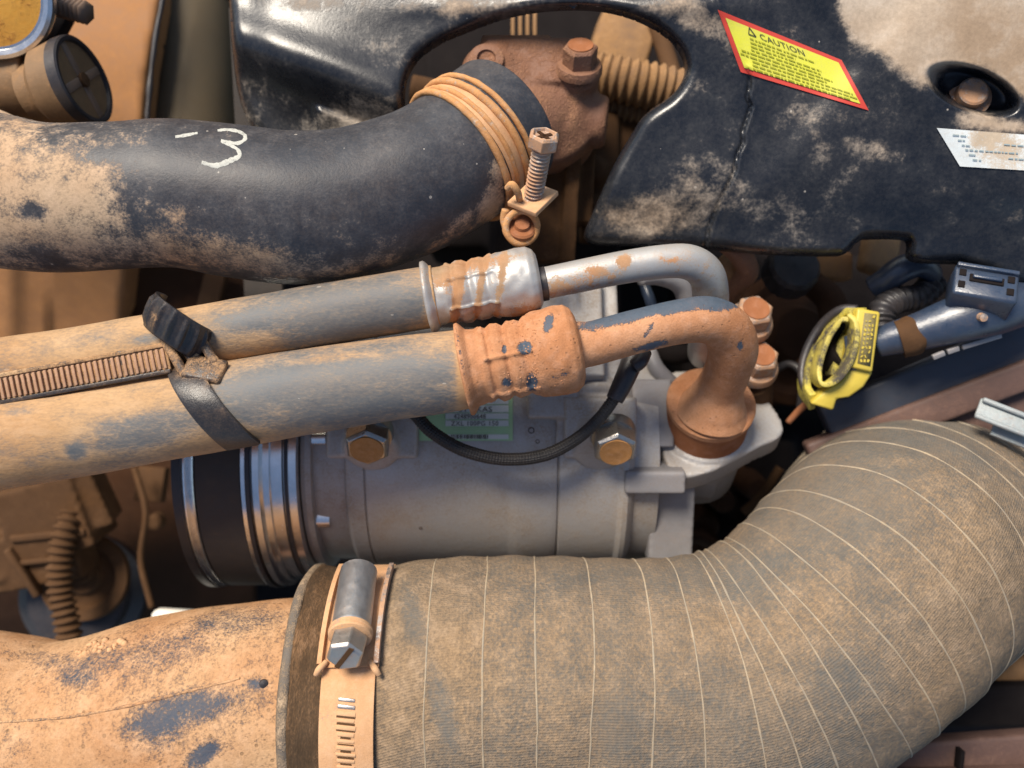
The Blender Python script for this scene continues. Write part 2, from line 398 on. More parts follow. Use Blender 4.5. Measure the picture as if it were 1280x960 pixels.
M['dark'] = dusty('shade_dark_metal', (.006, .004, .004), (.018, .010, .007), attr=False, bias=.0, rough=.8, s1=20, soft=.4, bump=.2, spec=.1, film=.02)  # near-black base colour carries the shade of the deep gaps
M['blackplastic'] = dusty('black_plastic', (.012, .013, .017), (.22, .14, .09), attr=False, bias=-.1, rough=.36, s1=60, a=(.5, .4, .3), soft=.25, bump=.15, film=.08)
M['tie'] = dusty('black_nylon', (.006, .008, .012), TAN, TAN2, rough=.30, s1=60, a=(.4, .4, .3), soft=.18, bump=.25, film=.05, veil=.25)
M['yellow_patchy'] = dusty('patchy_yellow', (.46, .38, .07), (.05, .045, .05), (.12, .10, .06), attr=False, bias=.44, rough=.5, s1=70, a=(.9, .4, .3), soft=.15, bump=.2)
M['bluesheen'] = dusty('glossy_black_connector', (.012, .026, .055), (.16, .11, .08), attr=False, bias=-.02, rough=.26, s1=50, soft=.25, bump=.25, film=.08, spec=.9, base2=(.03, .055, .10), a=(.5, .5, .4))  # black plastic, blue sky sheen mixed into the base colour
M['belt'] = dusty('belt_rubber', (.030, .026, .024), (.10, .065, .04), attr=False, bias=.15, rough=.75, s1=30, soft=.4, bump=.2)
M['cable'] = dusty('braided_cable', (.012, .011, .011), (.08, .05, .035), attr=False, bias=-.1, rough=.5, s1=60, soft=.25, bump=.5, weave=(.0010, .0012, .15, .15))
M['yellow'] = dusty('yellow_plastic', (.55, .40, .045), (.45, .30, .06), (.30, .2, .05), attr=False, bias=-.12, rough=.42, s1=60, soft=.2, bump=.12, base2=(.62, .50, .08), film=.04)
M['yellow_dirty'] = dusty('dirty_yellow_plastic', (.50, .42, .06), (.035, .03, .03), (.07, .06, .05), attr=False, bias=.4, rough=.5, s1=60, soft=.2, bump=.2)
M['platedark'] = dusty('grimy_plate', (.16, .13, .05), (.40, .32, .12), (.10, .09, .07), attr=False, bias=.1, rough=.5, s1=200, a=(.5, .5, .5), soft=.2, bump=.4)
M['rail'] = dusty('painted_rail', (.07, .038, .030), (.19, .105, .075), (.14, .075, .055), attr=False, bias=.25, rough=.6, s1=20, soft=.3, bump=.2)
M['bluerail'] = dusty('blue_black_rail', (.022, .030, .045), (.09, .06, .05), attr=False, bias=-.05, rough=.45, s1=15, soft=.4, bump=.1)
M['orangecap'] = dusty('orange_cap_label', (.74, .32, .03), (.36, .13, .02), (.42, .17, .03), attr=False, bias=.30, rough=.6, s1=120, soft=.08, bump=.4, base2=(.80, .44, .07))
M['barrel'] = dusty('worn_steel_barrel', (.34, .35, .36), (.50, .32, .18), attr=False, bias=.08, rough=.32, metal=.9, s1=80, a=(.5, .5, .4), soft=.15, bump=.15, film=.15)
M['boltsteel'] = dusty('bolt_steel', (.30, .29, .27), (.34, .22, .12), attr=False, bias=.02, rough=.26, metal=.95, s1=80, a=(.5, .5, .4), soft=.2, bump=.15, film=.1)
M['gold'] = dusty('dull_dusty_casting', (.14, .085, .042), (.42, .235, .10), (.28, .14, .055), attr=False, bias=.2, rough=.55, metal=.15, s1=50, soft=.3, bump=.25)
M['creamblock'] = dusty('cream_paint', (.72, .64, .54), (.62, .5, .38), attr=False, bias=.0, rough=.6, s1=30, soft=.4, bump=.05)
M['chalk'] = dusty('white_chalk', (.42, .42, .38), (.12, .12, .115), attr=False, bias=.22, rough=.9, s1=190, a=(.4, .7, .7), soft=.15, bump=.3, spec=.1)
M['bluesilver'] = dusty('galvanised_tab', (.22, .28, .30), (.45, .25, .16), attr=False, bias=.08, rough=.4, metal=.3, s1=110, a=(.4, .6, .3), soft=.1, bump=.5, base2=(.42, .50, .52))
def flat(name, c, rough=.5, spec=.4):
    m = bpy.data.materials.new(name); m.use_nodes = True; p = m.node_tree.nodes['Principled BSDF']
    nt = m.node_tree; n = nt.nodes.new('ShaderNodeTexNoise'); n.inputs['Scale'].default_value = 300; n.inputs['Detail'].default_value = 4
    mx = nt.nodes.new('ShaderNodeMix'); mx.data_type = 'RGBA'; mx.inputs[6].default_value = (*[q * .82 for q in c], 1); mx.inputs[7].default_value = (*c, 1)
    nt.links.new(n.outputs[0], mx.inputs[0]); nt.links.new(mx.outputs[2], p.inputs['Base Color'])
    p.inputs['Roughness'].default_value = rough; p.inputs['Specular IOR Level'].default_value = spec; return m
M['st_red'] = flat('sticker_red', (.60, .06, .04)); M['st_yel'] = dusty('sticker_yellow', (.60, .60, .03), (.42, .36, .20), attr=False, bias=-.02, rough=.45, s1=60, soft=.35, bump=.03, film=.15, base2=(.68, .68, .04)); M['ink'] = flat('ink', (.05, .05, .03))
M['ink_faint'] = flat('faint_ink', (.33, .33, .015)); M['st_white'] = flat('label_white', (.72, .76, .72)); M['st_green'] = flat('label_green', (.46, .70, .38))
M['ink_grey'] = flat('grey_ink', (.30, .38, .40)); M['green_faint'] = flat('pale_green_print', (.50, .70, .45))
M['label_dusty'] = dusty('dusty_white_label', (.66, .74, .76), (.60, .48, .35), rough=.4, s1=50, a=(.4, .4, .3), soft=.2, bump=.1, film=.1, base2=(.75, .80, .80))

# ================================================================== SETTING
V = [W(-900, -900, -290), W(2200, -900, -290), W(2200, 1900, -290), W(-900, 1900, -290)]
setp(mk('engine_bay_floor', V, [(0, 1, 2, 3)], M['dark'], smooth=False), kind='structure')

# engine block mass behind everything on the right and in the middle
def lump(u, v, z, size, ax=(0, 0, 1), up=(0, 1, 0)): return boxmesh(W(u, v, z), ax, up, size)
t = thing('engine_block', W(800, 330, -180), 'engine block coloured dark for shade, glimpsed in the gaps behind the pipes and compressor', 'engine block')
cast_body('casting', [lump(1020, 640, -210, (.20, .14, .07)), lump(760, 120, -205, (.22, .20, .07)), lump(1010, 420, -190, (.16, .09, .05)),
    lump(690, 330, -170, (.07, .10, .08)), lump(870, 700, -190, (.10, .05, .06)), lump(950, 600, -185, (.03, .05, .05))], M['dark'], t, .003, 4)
for (u, v, z, r) in ((905, 628, -140, .006), (890, 695, -140, .008), (945, 610, -150, .007), (960, 500, -150, .006), (878, 660, -160, .010)):
    lathe('casting_boss', W(u, v, z), (.1, -.2, 1), [(-.05, r * 1.5), (0, r), (.003, r * .8), (.003, 0.0001)], M['brown'], t, n=18)

# left: radiator support panel, shroud and dark gap
def zp(u, v): return -118 + (u - 100) * .03 + 2.5 * np.sin(v / 38.0) * (u > 60) + 3.0 * np.exp(-((u - 12) / 14.0) ** 2) - np.clip(v - 215, 0, 500) * .28
o = plate('sheet_panel', [(-160, -160), (208, -160), (200, 0), (186, 80), (178, 160), (160, 330), (150, 440), (140, 560), (-160, 560)], zp, 7, M['panel'], roll=8, skirt=14)
setp(o, 'tan dust coated sheet panel behind the black hose at the far left', 'panel')
pts = [(240, -120, -160, 62), (238, 60, -160, 60), (236, 200, -162, 60)]
t = tube('fan_shroud', pts, M['olive'], n=20, m=40); setp(t, 'smooth olive grey curved duct between the tan panel and the black cover', 'shroud')
t = tube('slot_shade_strip', [(214, -60, -112, 3), (203, 0, -112, 3.2), (190, 80, -112, 3.2), (183, 160, -112, 3.0)], M['blackplastic'], n=24, m=10, wobble=.0006, wf=200)  # black strip put in for the shade of the slot
setp(t, 'thin black strip standing for the shaded slot along the right edge of the tan panel', 'strip')
V = [W(145, 320, -200), W(330, 320, -200), W(330, 470, -200), W(145, 470, -200)]
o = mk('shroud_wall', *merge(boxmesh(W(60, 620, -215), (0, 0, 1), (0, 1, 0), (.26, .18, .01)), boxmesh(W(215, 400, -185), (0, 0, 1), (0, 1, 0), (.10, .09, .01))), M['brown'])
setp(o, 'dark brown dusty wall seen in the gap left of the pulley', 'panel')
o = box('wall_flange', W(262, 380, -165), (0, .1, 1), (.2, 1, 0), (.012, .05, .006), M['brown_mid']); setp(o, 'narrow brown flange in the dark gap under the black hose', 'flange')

# ================================================================== ENGINE COVER
out_pts = [(270, -60), (286, 0), (290, 60), (298, 118), (316, 160), (360, 205), (430, 222), (498, 215), (508, 180), (505, 135), (507, 100), (522, 72), (552, 50), (590, 34), (608, 27), (640, 17), (690, 9), (745, 9), (790, 19),
           (828, 38), (850, 60), (858, 82), (853, 100), (838, 120), (806, 143), (788, 170), (768, 205), (752, 240), (740, 268), (731, 290), (739, 303), (790, 306), (880, 310), (960, 317), (1040, 319), (1058, 316), (1072, 303), (1085, 298),
           (1128, 298), (1138, 304), (1142, 325), (1200, 329), (1340, 332), (1340, -60)]
O = smoothpoly(out_pts, n=4)
def gau(x, s): return np.exp(-(x / s) ** 2)
def seg_d(u, v, P):
    best = np.full(u.shape, 1e9); side = np.zeros(u.shape)
    for (x1, y1), (x2, y2) in zip(P[:-1], P[1:]):
        dx, dy = x2 - x1, y2 - y1; L = dx * dx + dy * dy; tt = np.clip(((u - x1) * dx + (v - y1) * dy) / L, 0, 1)
        d = np.hypot(u - x1 - tt * dx, v - y1 - tt * dy); s = np.sign(dx * (v - y1) - dy * (u - x1)); k = d < best
        best = np.where(k, d, best); side = np.where(k, s, side)
    return best, side
CR = [(936, 88), (938, 105), (934, 122), (939, 132), (933, 150), (928, 165), (929, 178), (922, 192), (918, 215), (908, 236), (898, 252), (886, 285), (880, 315)]
CREASE = [(880, -60), (898, 0), (912, 40), (936, 92)]
def zcov(u, v):
    sg = lambda x: 1 / (1 + np.exp(-np.clip(x, -30, 30)))
    q = v - (25 + (u - 340) * .38)
    zl = -27 + 8 * sg((q - 14) / 13.0) - 24 * sg((q - 68) / 17.0) - 3 * sg((v - 150) / 12)         # left: shoulder falls away
    zl = zl + 3 * gau(u - 300, 30) * -1
    zl = zl + 3.5 * sg((u - 395) / 1.5) * sg((v - (133 + (u - 395) * .40)) / 1.5)              # raised wedge
    zr = -14 + (u - 900) * .030 - (v - 120) * .055 - 7 * sg((v - 262) / 14.0) + 2.2 * sg((u + v * .9 - 1150) / 12) + 1.8 * sg((u - 1010 - (v) * 1.0) / 10)
    w = sg((u - 640) / 50.0)
    z = zl * (1 - w) + zr * w + 2.2 * np.exp(-((v - 8) / 14.0) ** 2) * sg((u - 560) / 30) * sg((900 - u) / 30)
    d, s = seg_d(u, v, CR); z = z - 1.9 * gau(d, 1.9) + .5 * gau(d - 4, 3.0) * (s < 0) - .8 * np.exp(-d / 18) * (s > 0)
    d, s = seg_d(u, v, CREASE); z = z + 1.0 * gau(d, 5)
    # oval bolt well
    a = R(20); x = (u - 1216) * math.cos(a) + (v - 112) * math.sin(a); y = -(u - 1216) * math.sin(a) + (v - 112) * math.cos(a)
    rr = np.sqrt((x / 54) ** 2 + (y / 25) ** 2)
    z = z - 14 * sg((1 - rr) / .07) + 1.4 * gau(rr - 1.12, .12)
    a = R(14); x2 = (u - 1200) ; 
    z = z + .5 * np.sin(u / 61.0 + v / 43.0) + .35 * np.sin(u / 27.0 - v / 35.0)
    return z
cov_polys = [([(1050, -60), (1056, 20), (1072, 45), (1108, 66), (1128, 88), (1150, 105), (1172, 108), (1190, 84), (1230, 84), (1262, 104), (1280, 122), (1340, 140), (1340, -60)], 14, 1.0),
             ([(1195, 142), (1215, 140), (1262, 150), (1300, 150), (1300, 170), (1200, 166)], 10, .55)]
cov_blobs = [(440, 150, 45, 30, 0, .45), (395, 5, 45, 10, 0, .35), (560, 8, 90, 10, 0, .28), (420, 70, 90, 16, 25, -.3), (870, 22, 60, 20, 30, .42), (815, 12, 25, 12, 0, .3), (880, 240, 70, 45, -15, .26), (800, 270, 50, 30, 0, .32),
             (860, 100, 30, 16, 10, .25), (990, 45, 40, 20, 10, .12), (1100, 190, 50, 15, 20, .20), (1180, 240, 70, 25, 10, .08), (1000, 160, 40, 25, 20, .14), (925, 60, 14, 30, 20, .25), (960, 270, 60, 20, 0, .10), (1240, 150, 40, 10, 15, .3),
             (770, 180, 20, 60, 35, -.3), (1060, 5, 30, 25, 20, .15), (310, 100, 20, 40, 0, .05), (1215, 112, 46, 20, 20, -.9)]
cov = thing('engine_cover', W(900, 150, -20), 'large glossy black plastic engine cover with dried dust, a crack and a big oval opening', 'engine cover')
cov_o = plate('shell', O.tolist(), zcov, 2.6, M['cover'], cov, roll=15, rollz=6, skirt=4, dust=stains(.12, cov_blobs, cov_polys))
cov_t = bvh(*o_b[cov_o])
# bolt in the oval well
bp = W(1212, 120, -14)
b = lathe('bolt', bp, (-.1, .15, 1), [(-.004, .0085), (0, .0085), (.0005, .006), (.004, .0058), (.0046, .005), (.0046, .0001)], M['steel_dirty'], cov, n=24)
lathe('bolt_washer', bp + Vector((0, 0, -.005)), (-.1, .15, 1), [(0, .010), (.002, .010), (.002, .0001)], M['bluesilver'], b, n=24)
# caution sticker
def quadgrid(corners, tree, off, nu=44, nv=22):
    A, B, C_, D_ = [np.array(c, float) for c in corners]; V = []
    for j in range(nv + 1):
        for i in range(nu + 1):
            s, q = i / nu, j / nv; p = (A * (1 - s) + B * s) * (1 - q) + (D_ * (1 - s) + C_ * s) * q
            V.append(cast(tree, p[0], p[1], off))
    F = [(j * (nu + 1) + i, j * (nu + 1) + i + 1, (j + 1) * (nu + 1) + i + 1, (j + 1) * (nu + 1) + i) for j in range(nv) for i in range(nu)]
    return V, F
def inset(c, k, k2=None):
    c = [np.array(x, float) for x in c]; k2 = k2 or k
    f = lambda s, q: tuple((c[0] * (1 - s) + c[1] * s) * (1 - q) + (c[3] * (1 - s) + c[2] * s) * q)
    return [f(k, k2), f(1 - k, k2), f(1 - k, 1 - k2), f(k, 1 - k2)]
def oncorners(c, s, q):
    c = [np.array(x, float) for x in c]; return (c[0] * (1 - s) + c[1] * s) * (1 - q) + (c[3] * (1 - s) + c[2] * s) * q
def decaltext(name, txt, c, tree, s0, q0, hs, aspect, mat, parent, off, spacing=1.05, bold=0):
    V, F = textmesh(txt, 1.0, spacing=spacing); 
    out = []
    for v in V:
        p = oncorners(c, s0 + v.x * hs * aspect, q0 - v.y * hs); h = cast(tree, p[0], p[1], off); out.append(h)
    return mk(name, out, F, mat, parent, smooth=False)
def bars(name, c, tree, rows, mat, parent, off, h=.028):
    V = []; F = []
    for (q, s0, s1) in rows:
        s = s0
        while s < s1:
            w = random.uniform(.015, .06); e = min(s + w, s1); k = len(V); qq = q + random.uniform(-.003, .003)
            for (a, bb) in ((s, qq), (e, qq), (e, qq + h), (s, qq + h)):
                p = oncorners(c, a, bb); V.append(cast(tree, p[0], p[1], off))
            F.append((k, k + 1, k + 2, k + 3)); s = e + random.uniform(.006, .014)
    return mk(name, V, F, mat, parent, smooth=False)
SC = [(897, 12), (1052, 75), (1086, 138), (926, 90)]
def liftquad(name, c, tree, mat, parent, off): V, F = quadgrid(c, tree, off); return mk(name, V, F, mat, parent)
# small lift so each printed layer stands clear of the one below
s1 = liftquad('caution_sticker', SC, cov_t, M['st_red'], cov, .0006); s1['label'] = 'yellow caution sticker with red border'
liftquad('yellow_field', inset(SC, .045, .095), cov_t, M['st_yel'], s1, .0009)
decaltext('lettering', 'CAUTION', SC, cov_t, .30, .245, .155, .50, M['ink'], s1, .0012)
# warning triangle
V = []; F = []
for k, (a, b2) in enumerate((((.205, .235), (.235, .10)), ((.235, .10), (.265, .235)), ((.265, .235), (.205, .235)))):
    p = oncorners(SC, *a); q = oncorners(SC, *b2); d = (q - p) / np.linalg.norm(q - p); nrm = np.array([-d[1], d[0]]) * .6; n0 = len(V)
    for e in (p + nrm, q + nrm, q - nrm, p - nrm): V.append(cast(cov_t, e[0], e[1], .0012))
    F.append((n0, n0 + 1, n0 + 2, n0 + 3))
mk('warning_triangle', V, F, M['ink'], s1, smooth=False)
bars('small_print', SC, cov_t, [(.30, .20, .72), (.37, .19, .55), (.44, .18, .74), (.51, .17, .72), (.58, .08, .80), (.65, .06, .74), (.72, .14, .93), (.79, .13, .95), (.86, .12, .88)], M['ink_faint'], s1, .0012, .03)
# white label at the right edge
WLc = [(1171, 160), (1330, 172), (1330, 216), (1200, 208)]
s2 = mk('white_label', *quadgrid(WLc, cov_t, .0006), M['label_dusty'], cov, dust=stains(.15, [(1240, 175, 30, 30, 0, .5), (1275, 200, 40, 20, 0, .3)])); s2['label'] = 'dust stained white label'
bars('small_print', WLc, cov_t, [(.14, .10, .22), (.27, .12, .18), (.40, .13, .20), (.52, .14, .60), (.65, .15, .22), (.78, .16, .24), (.3, .5, .9), (.68, .5, .8)], M['ink_grey'], s2, .0010, .035)

# ================================================================== THERMOSTAT HOUSING and things in the opening
th = thing('thermostat_housing', W(680, 150, -70), 'pinkish brown dusty cast housing with bolts in the oval cover opening', 'thermostat housing')
HC = W(682, 130, -58)
def LV(u, v, zt, h, r0, r1, rt, n=30): return lathemesh(W(u, v, zt) - Vector((0, 0, h * .001)), (0, 0, 1), [(0, r0), (h * .00085, r1), (h * .001, rt), (h * .001 + .0004, .0001)], n)
parts = [LV(682, 128, -36, 45, .027, .024, .014), LV(612, 84, -32, 40, .0145, .0125, .010), LV(724, 88, -33, 40, .0105, .0095, .0085),
         boxmesh(W(665, 92, -46), (0, .12, 1), (0, 1, 0), (.040, .020, .026)), boxmesh(W(645, 100, -50), (0, 0, 1), (0, 1, 0), (.030, .03, .026)),
         lathemesh(W(640, 165, -44), (.75, .5, -.45), [(0, .019), (.02, .020), (.03, .021)], 32),
         lathemesh(W(718, 150, -52), (.95, -.1, .1), [(0, .0125), (.012, .0115), (.0145, .0105)], 28)]
cast_body('cast_body', parts, M['housing'], th, .0011, 10)
cast_body('housing_neck', [boxmesh(W(690, 240, -74), (0, -.1, 1), (0, 1, 0), (.020, .066, .030)), boxmesh(W(712, 235, -72), (0, -.1, 1), (.05, 1, 0), (.007, .070, .034)), boxmesh(W(730, 215, -82), (0, -.1, 1), (.05, 1, 0), (.008, .050, .03))], M['brown_mid'], th, .0012, 5)
def hexbolt(parent, at, ax, r, h, mat, face=None, washer=None, dish=0.0, name='bolt', rot=.3, sub=False):
    wr = washer or r * 1.35
    b = lathe(name, at, ax, [(-.002, wr), (0, wr), (r * .22, wr * .93), (r * .26, r * .98)], M['steel_dirty'] if mat is M['steel'] else mat, parent, n=32)
    V, F = lathemesh(Vector(at), ax, [(r * .2, r * .99), (h - r * .14, r), (h, r * .86), (h, .0001)], 6, rot)
    hd = mk('bolt_head', V, F, mat, b, smooth=True, sharp=R(20)); bevel(hd, .0003)
    if face:
        z = Vector(ax).normalized()
        lathe('bolt_face', Vector(at) + z * (h + .0001), ax, [(0, r * .72), (.0004, r * .71), (.0003, r * .55), (.0001, r * .3), (.0004, r * .12), (.0004, .0001)], face, b, n=28)
    return b
hexbolt(th, W(724, 84, -33), (.0, .62, .78), .0074, .0098, M['housing'], M['orange_dull'], .0098, rot=.1)
b = lathe('recessed_plug', W(608, 74, -31), (0, .25, 1), [(-.003, .0075), (.0005, .0072), (.001, .0062), (.001, .0040), (-.0015, .0034), (-.0015, .0016), (-.0003, .0012), (-.0003, .0001)], M['housing'], th, n=28)
lathe('side_plug', W(737, 153, -50), (.95, -.12, .1), [(0, .0095), (.003, .0090), (.0035, .0055), (.0035, .0001)], M['orange_dull'], th, n=28)
# tan corrugated conduit inside the opening
def ribs(p, a): return lambda s, th_, r, L: a * np.sin(2 * np.pi * s / p) * np.ones_like(th_)
o = tube('corrugated_conduit', [(735, 92, -88, 26), (790, 103, -86, 27), (850, 118, -88, 28), (920, 150, -90, 28)], M['tanpart'], n=240, m=36, disp=ribs(.0042, .0009))
setp(o, 'tan dusty corrugated conduit in the cover opening, right of the pink housing', 'conduit', 'corrugated conduits in the cover opening')
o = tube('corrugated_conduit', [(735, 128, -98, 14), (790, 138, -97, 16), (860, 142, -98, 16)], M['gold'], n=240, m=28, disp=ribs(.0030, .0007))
setp(o, 'thinner shaded conduit just below the wide tan corrugated one', 'conduit', 'corrugated conduits in the cover opening')
o = box('dusty_bracket', W(775, 60, -120), (.2, .25, 1), (.35, 1, 0), (.030, .034, .02), M['tanpart'], bev=.003); setp(o, 'orange tan lit block behind the housing bolt', 'bracket')
o = tube('dark_rod', [(812, 20, -118, 10), (830, 60, -112, 11), (842, 100, -104, 12)], M['brown_mid'], n=16, m=20); setp(o, 'brown grey rod at the right end of the cover opening', 'rod')
t = thing('finned_block', W(652, 45, -110), 'small tan finned piece at the top of the cover opening', 'bracket')
for k in range(4): box('fin', W(641 + k * 9, 42, -112), (0, 0, 1), (0, 1, 0), (.0018, .014, .02), M['tanpart'], t, bev=.0003)
cast = cast
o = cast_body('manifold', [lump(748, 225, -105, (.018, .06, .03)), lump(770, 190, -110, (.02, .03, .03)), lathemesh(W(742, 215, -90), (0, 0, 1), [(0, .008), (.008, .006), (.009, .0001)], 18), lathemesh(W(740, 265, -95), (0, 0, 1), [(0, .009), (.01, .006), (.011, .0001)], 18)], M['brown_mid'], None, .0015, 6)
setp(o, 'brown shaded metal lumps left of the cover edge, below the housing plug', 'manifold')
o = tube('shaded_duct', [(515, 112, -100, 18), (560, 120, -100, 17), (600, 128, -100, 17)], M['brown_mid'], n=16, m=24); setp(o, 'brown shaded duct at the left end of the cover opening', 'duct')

# ================================================================== UPPER BLACK HOSE
HP = [(-70, 225, -8, 94), (-10, 238, -6, 95), (60, 248, -4, 92), (140, 246, -3, 90), (220, 243, -3, 91), (300, 254, -4, 94), (370, 261, -5, 94), (440, 254, -7, 91), (510, 232, -11, 88), (565, 203, -17, 86), (605, 172, -24, 85), (626, 156, -29, 84)]
up_blobs = [(-20, 240, 150, 110, 0, .60), (110, 230, 60, 50, 0, .22), (150, 175, 50, 20, 0, .1), (300, 322, 130, 22, 6, .36), (160, 300, 90, 40, 0, .30), (225, 265, 30, 20, 0, .2), (470, 335, 90, 18, -12, .25), (575, 285, 60, 14, -35, .4), (618, 235, 14, 50, 10, .5),
            (40, 265, 22, 12, 0, -.45), (62, 320, 30, 8, 25, -.35), (135, 200, 25, 14, 0, -.12), (420, 230, 160, 50, 0, -.12), (600, 130, 40, 16, 40, .25), (500, 300, 40, 15, -20, .12)]
uh = thing('radiator_hose', W(300, 254, -5), 'wide black rubber hose with tan dust on its left and a chalk 3', 'hose')
uho = tube('rubber_tube', HP, M['rubber'], uh, dust=stains(.10, up_blobs), n=420, m=160, wobble=.0006, wf=45)
uht = bvh(*o_b[uho])
ch = ribbon('chalk_mark', uht, [(272, 163), (285, 162), (300, 165), (307, 172), (297, 179), (277, 176), (287, 181), (297, 187), (299, 195), (287, 201), (270, 207), (252, 203)], [3, 3.5, 4, 4, 4, 3.5, 3.5, 4.5, 5.5, 6, 6, 4], M['chalk'], uh, .0004, 70); ch['label'] = 'white chalk 3'
ribbon('chalk_mark', uht, [(219, 171), (232, 169), (247, 166)], [3.5, 3.5, 2.5], M['chalk'], uh, .0004, 16)
# second hose branch in the top left corner
o = tube('hose_branch', [(-80, 170, -30, 60), (-20, 188, -26, 55), (40, 214, -22, 50), (90, 240, -20, 46)], M['rubber'], uh, dust=.62, n=90, m=64, wobble=.0005)

# wire clamp near the end of the hose
A = Vector(W(626, 156, -29)) - Vector(W(565, 203, -17)); A.normalize()
wc = thing('wire_clamp', W(590, 185, -20), 'orange dusty double wire clamp with long screw on the black hose end', 'hose clamp')
HPw = catmull(pathw(HP), 400)
def on_path(P, u, v):
    uu, vv = proj(P[:, :3]); i = int(np.argmin((uu - u) ** 2 + (vv - v) ** 2)); return i
TT = np.gradient(HPw[:, :3], axis=0); TT /= np.linalg.norm(TT, axis=1)[:, None]
def ring_on(name, c, ax, r, rw, mat, parent, a0=0, a1=360, n=96, flat_=None, ztilt=0, ellipse=1.0):
    x, y, z = basis(ax); pts = []
    for k in range(n):
        a = R(a0 + (a1 - a0) * k / (n - 1)); p = Vector(c) + (x * math.cos(a) + y * math.sin(a)) * r; pts.append((p.x, p.y, p.z, rw))
    V, F, att = tubemesh(pts, n=n, m=12, world=True, wobble=.00025, wf=260); return mk(name, V, F, mat, parent, dust=.9)
M['wire'] = dusty('dusty_wire', (.45, .40, .33), (.56, .29, .12), (.45, .20, .07), attr=False, bias=.68, rough=.35, metal=.5, grain=.4, s1=90, a=(.4, .5, .3), soft=.2, bump=.35)
for (u, v, rw) in ((574, 198, .0014), (583, 191, .0011), (593, 183, .0015), (601, 177, .0012)):
    i = on_path(HPw, u, v); c = HPw[i, :3]; r = HPw[i, 3]
    ring_on('wire_ring', c, TT[i], r + rw * .5, rw, M['wire'], wc)
i = on_path(HPw, 588, 187); V, F = [], []
x, y, z = basis(TT[i]); c = Vector(HPw[i, :3]); rr = HPw[i, 3]
V, F = lathemesh(c - z * .0056, z, [(0, rr + .0003), (.0006, rr + .0007), (.0106, rr + .0002), (.0112, rr - .0004)], 96)
mk('dust_band', V, F[:-2], M['band'], wc)
# screw, plate and eye
SA = Vector((.14, .72, .68)).normalized()
sc_top = W(678, 183, 14)
def threads(p, a): return lambda s, th_, r, L: a * np.sin(2 * np.pi * s / p - th_)
base_p = sc_top - SA * .026
P2 = [(*(base_p), .0033), (*(base_p + SA * .013), .0033), (*(sc_top), .0033)]
V, F, att = tubemesh(P2, n=320, m=24, world=True, disp=threads(.00155, .00045)); sk = mk('clamp_screw', V, F, M['steel_dirty'], wc); sk['label'] = 'long threaded screw with cross recess hex head'
V, F = lathemesh(sc_top, SA, [(-.0005, .0052), (.0002, .0060), (.0042, .0060), (.0052, .0052), (.0052, .0046), (.0040, .0040), (.0040, .0001)], 6, .25)
bevel(mk('hex_head', V, F, M['steel_dirty'], sk, sharp=R(20)), .0004)
xx, yy, zz = basis(SA)
for k in range(2):
    a = .5 + k * math.pi / 2; d = xx * math.cos(a) + yy * math.sin(a)
    V, F = boxmesh(sc_top + SA * .0041, SA, d, (.0015, .0068, .0006)); mk('cross_recess', V, F, M['brown'], sk, smooth=False)
pl = base_p + SA * .004
box('square_plate', pl, (-.1, .62, .75), (.55, .75, -.3), (.0135, .0150, .0022), M['band'], wc, bev=.0004)
tube('wire_end', [(634, 236, 6, 4.5), (640, 231, 8, 5), (647, 240, 6, 4.6), (650, 252, 0, 4)], M['wire'], wc, n=24, m=12)
EC = W(652, 284, -4)
ring_on('wire_eye', EC, (.2, -.25, 1), .0062, .0014, M['wire'], wc, n=48)
lathe('lower_nut', EC + Vector((0, 0, -.002)), (.1, .45, .9), [(-.004, .0058), (.001, .0058), (.0016, .005), (.0016, .0032), (.0030, .0028), (.0030, .0001)], M['orange_dull'], wc, n=24)
tube('wire_leg', [(632, 262, -2, 5), (630, 275, -4, 5), (634, 290, -4, 4.5)], M['wire'], wc, n=16, m=12)

# ================================================================== REFRIGERANT HOSES
def ferrule_profile(L, lip, body, neck):
    return [(0, lip * .80), (.0004, lip), (.0014, lip * 1.01), (.0022, lip * .97), (.004, body * .97), (.0075, body * .93), (.010, body * .98), (.0115, body * .90), (.0135, body * .98), (.016, body * .98), (.0178, body * .89),
            (.0198, body * .98), (.0225, body * .985), (.0243, body * .91), (.0262, body * 1.0), (.029, body * 1.07), (L - .0075, body * 1.12), (L - .0035, body * 1.10), (L - .0012, body * .98), (L, body * .80), (L, neck)]
G = 'refrigerant hoses with crimped ferrules'
ha = thing('refrigerant_hose', W(300, 420, 0), 'upper grey hose with silver crimped ferrule and bare silver bent pipe', 'hose', G)
h1 = [(-60, 478, 4, 46), (0, 466, 4, 43), (100, 450, 3, 42), (200, 432, 2, 41), (300, 413, 2, 40), (420, 391, 1, 39), (545, 370, 0, 38.5)]
tube('rubber_hose', h1, M['achose'], ha, n=360, m=96, wobble=.0003, dust=stains(.72, [(420, 388, 165, 44, -10, -.74), (545, 360, 14, 60, 0, .7), (100, 425, 60, 10, -10, -.15), (370, 440, 120, 16, -10, -.05), (330, 430, 60, 25, -10, .35), (185, 423, 22, 6, -10, -.5), (400, 450, 60, 10, -9, -.2)]))
o0 = W(532, 373, 0); o1 = W(674, 348, 0); ax1 = (o1 - o0).normalized(); L1 = (o1 - o0).length
def fdisp(seed, n=6, amp=.0006):
    ph = seed
    def f(h, t):
        q = abs(math.sin((t + ph) * n / 2)); ridge = math.exp(-(q / .13) ** 2)
        inside = 1 if .009 < h < .027 else 0
        return amp * (ridge * inside) - .00055 * inside * (1 - ridge) * (.5 + .5 * math.sin((h - .009) / .0060 * 6.28)) + .00045 * mnoise.noise(Vector((math.cos(t) * 3, math.sin(t) * 3, h * 250 + seed)))
    return f
def st(r): return stains(.30, r)
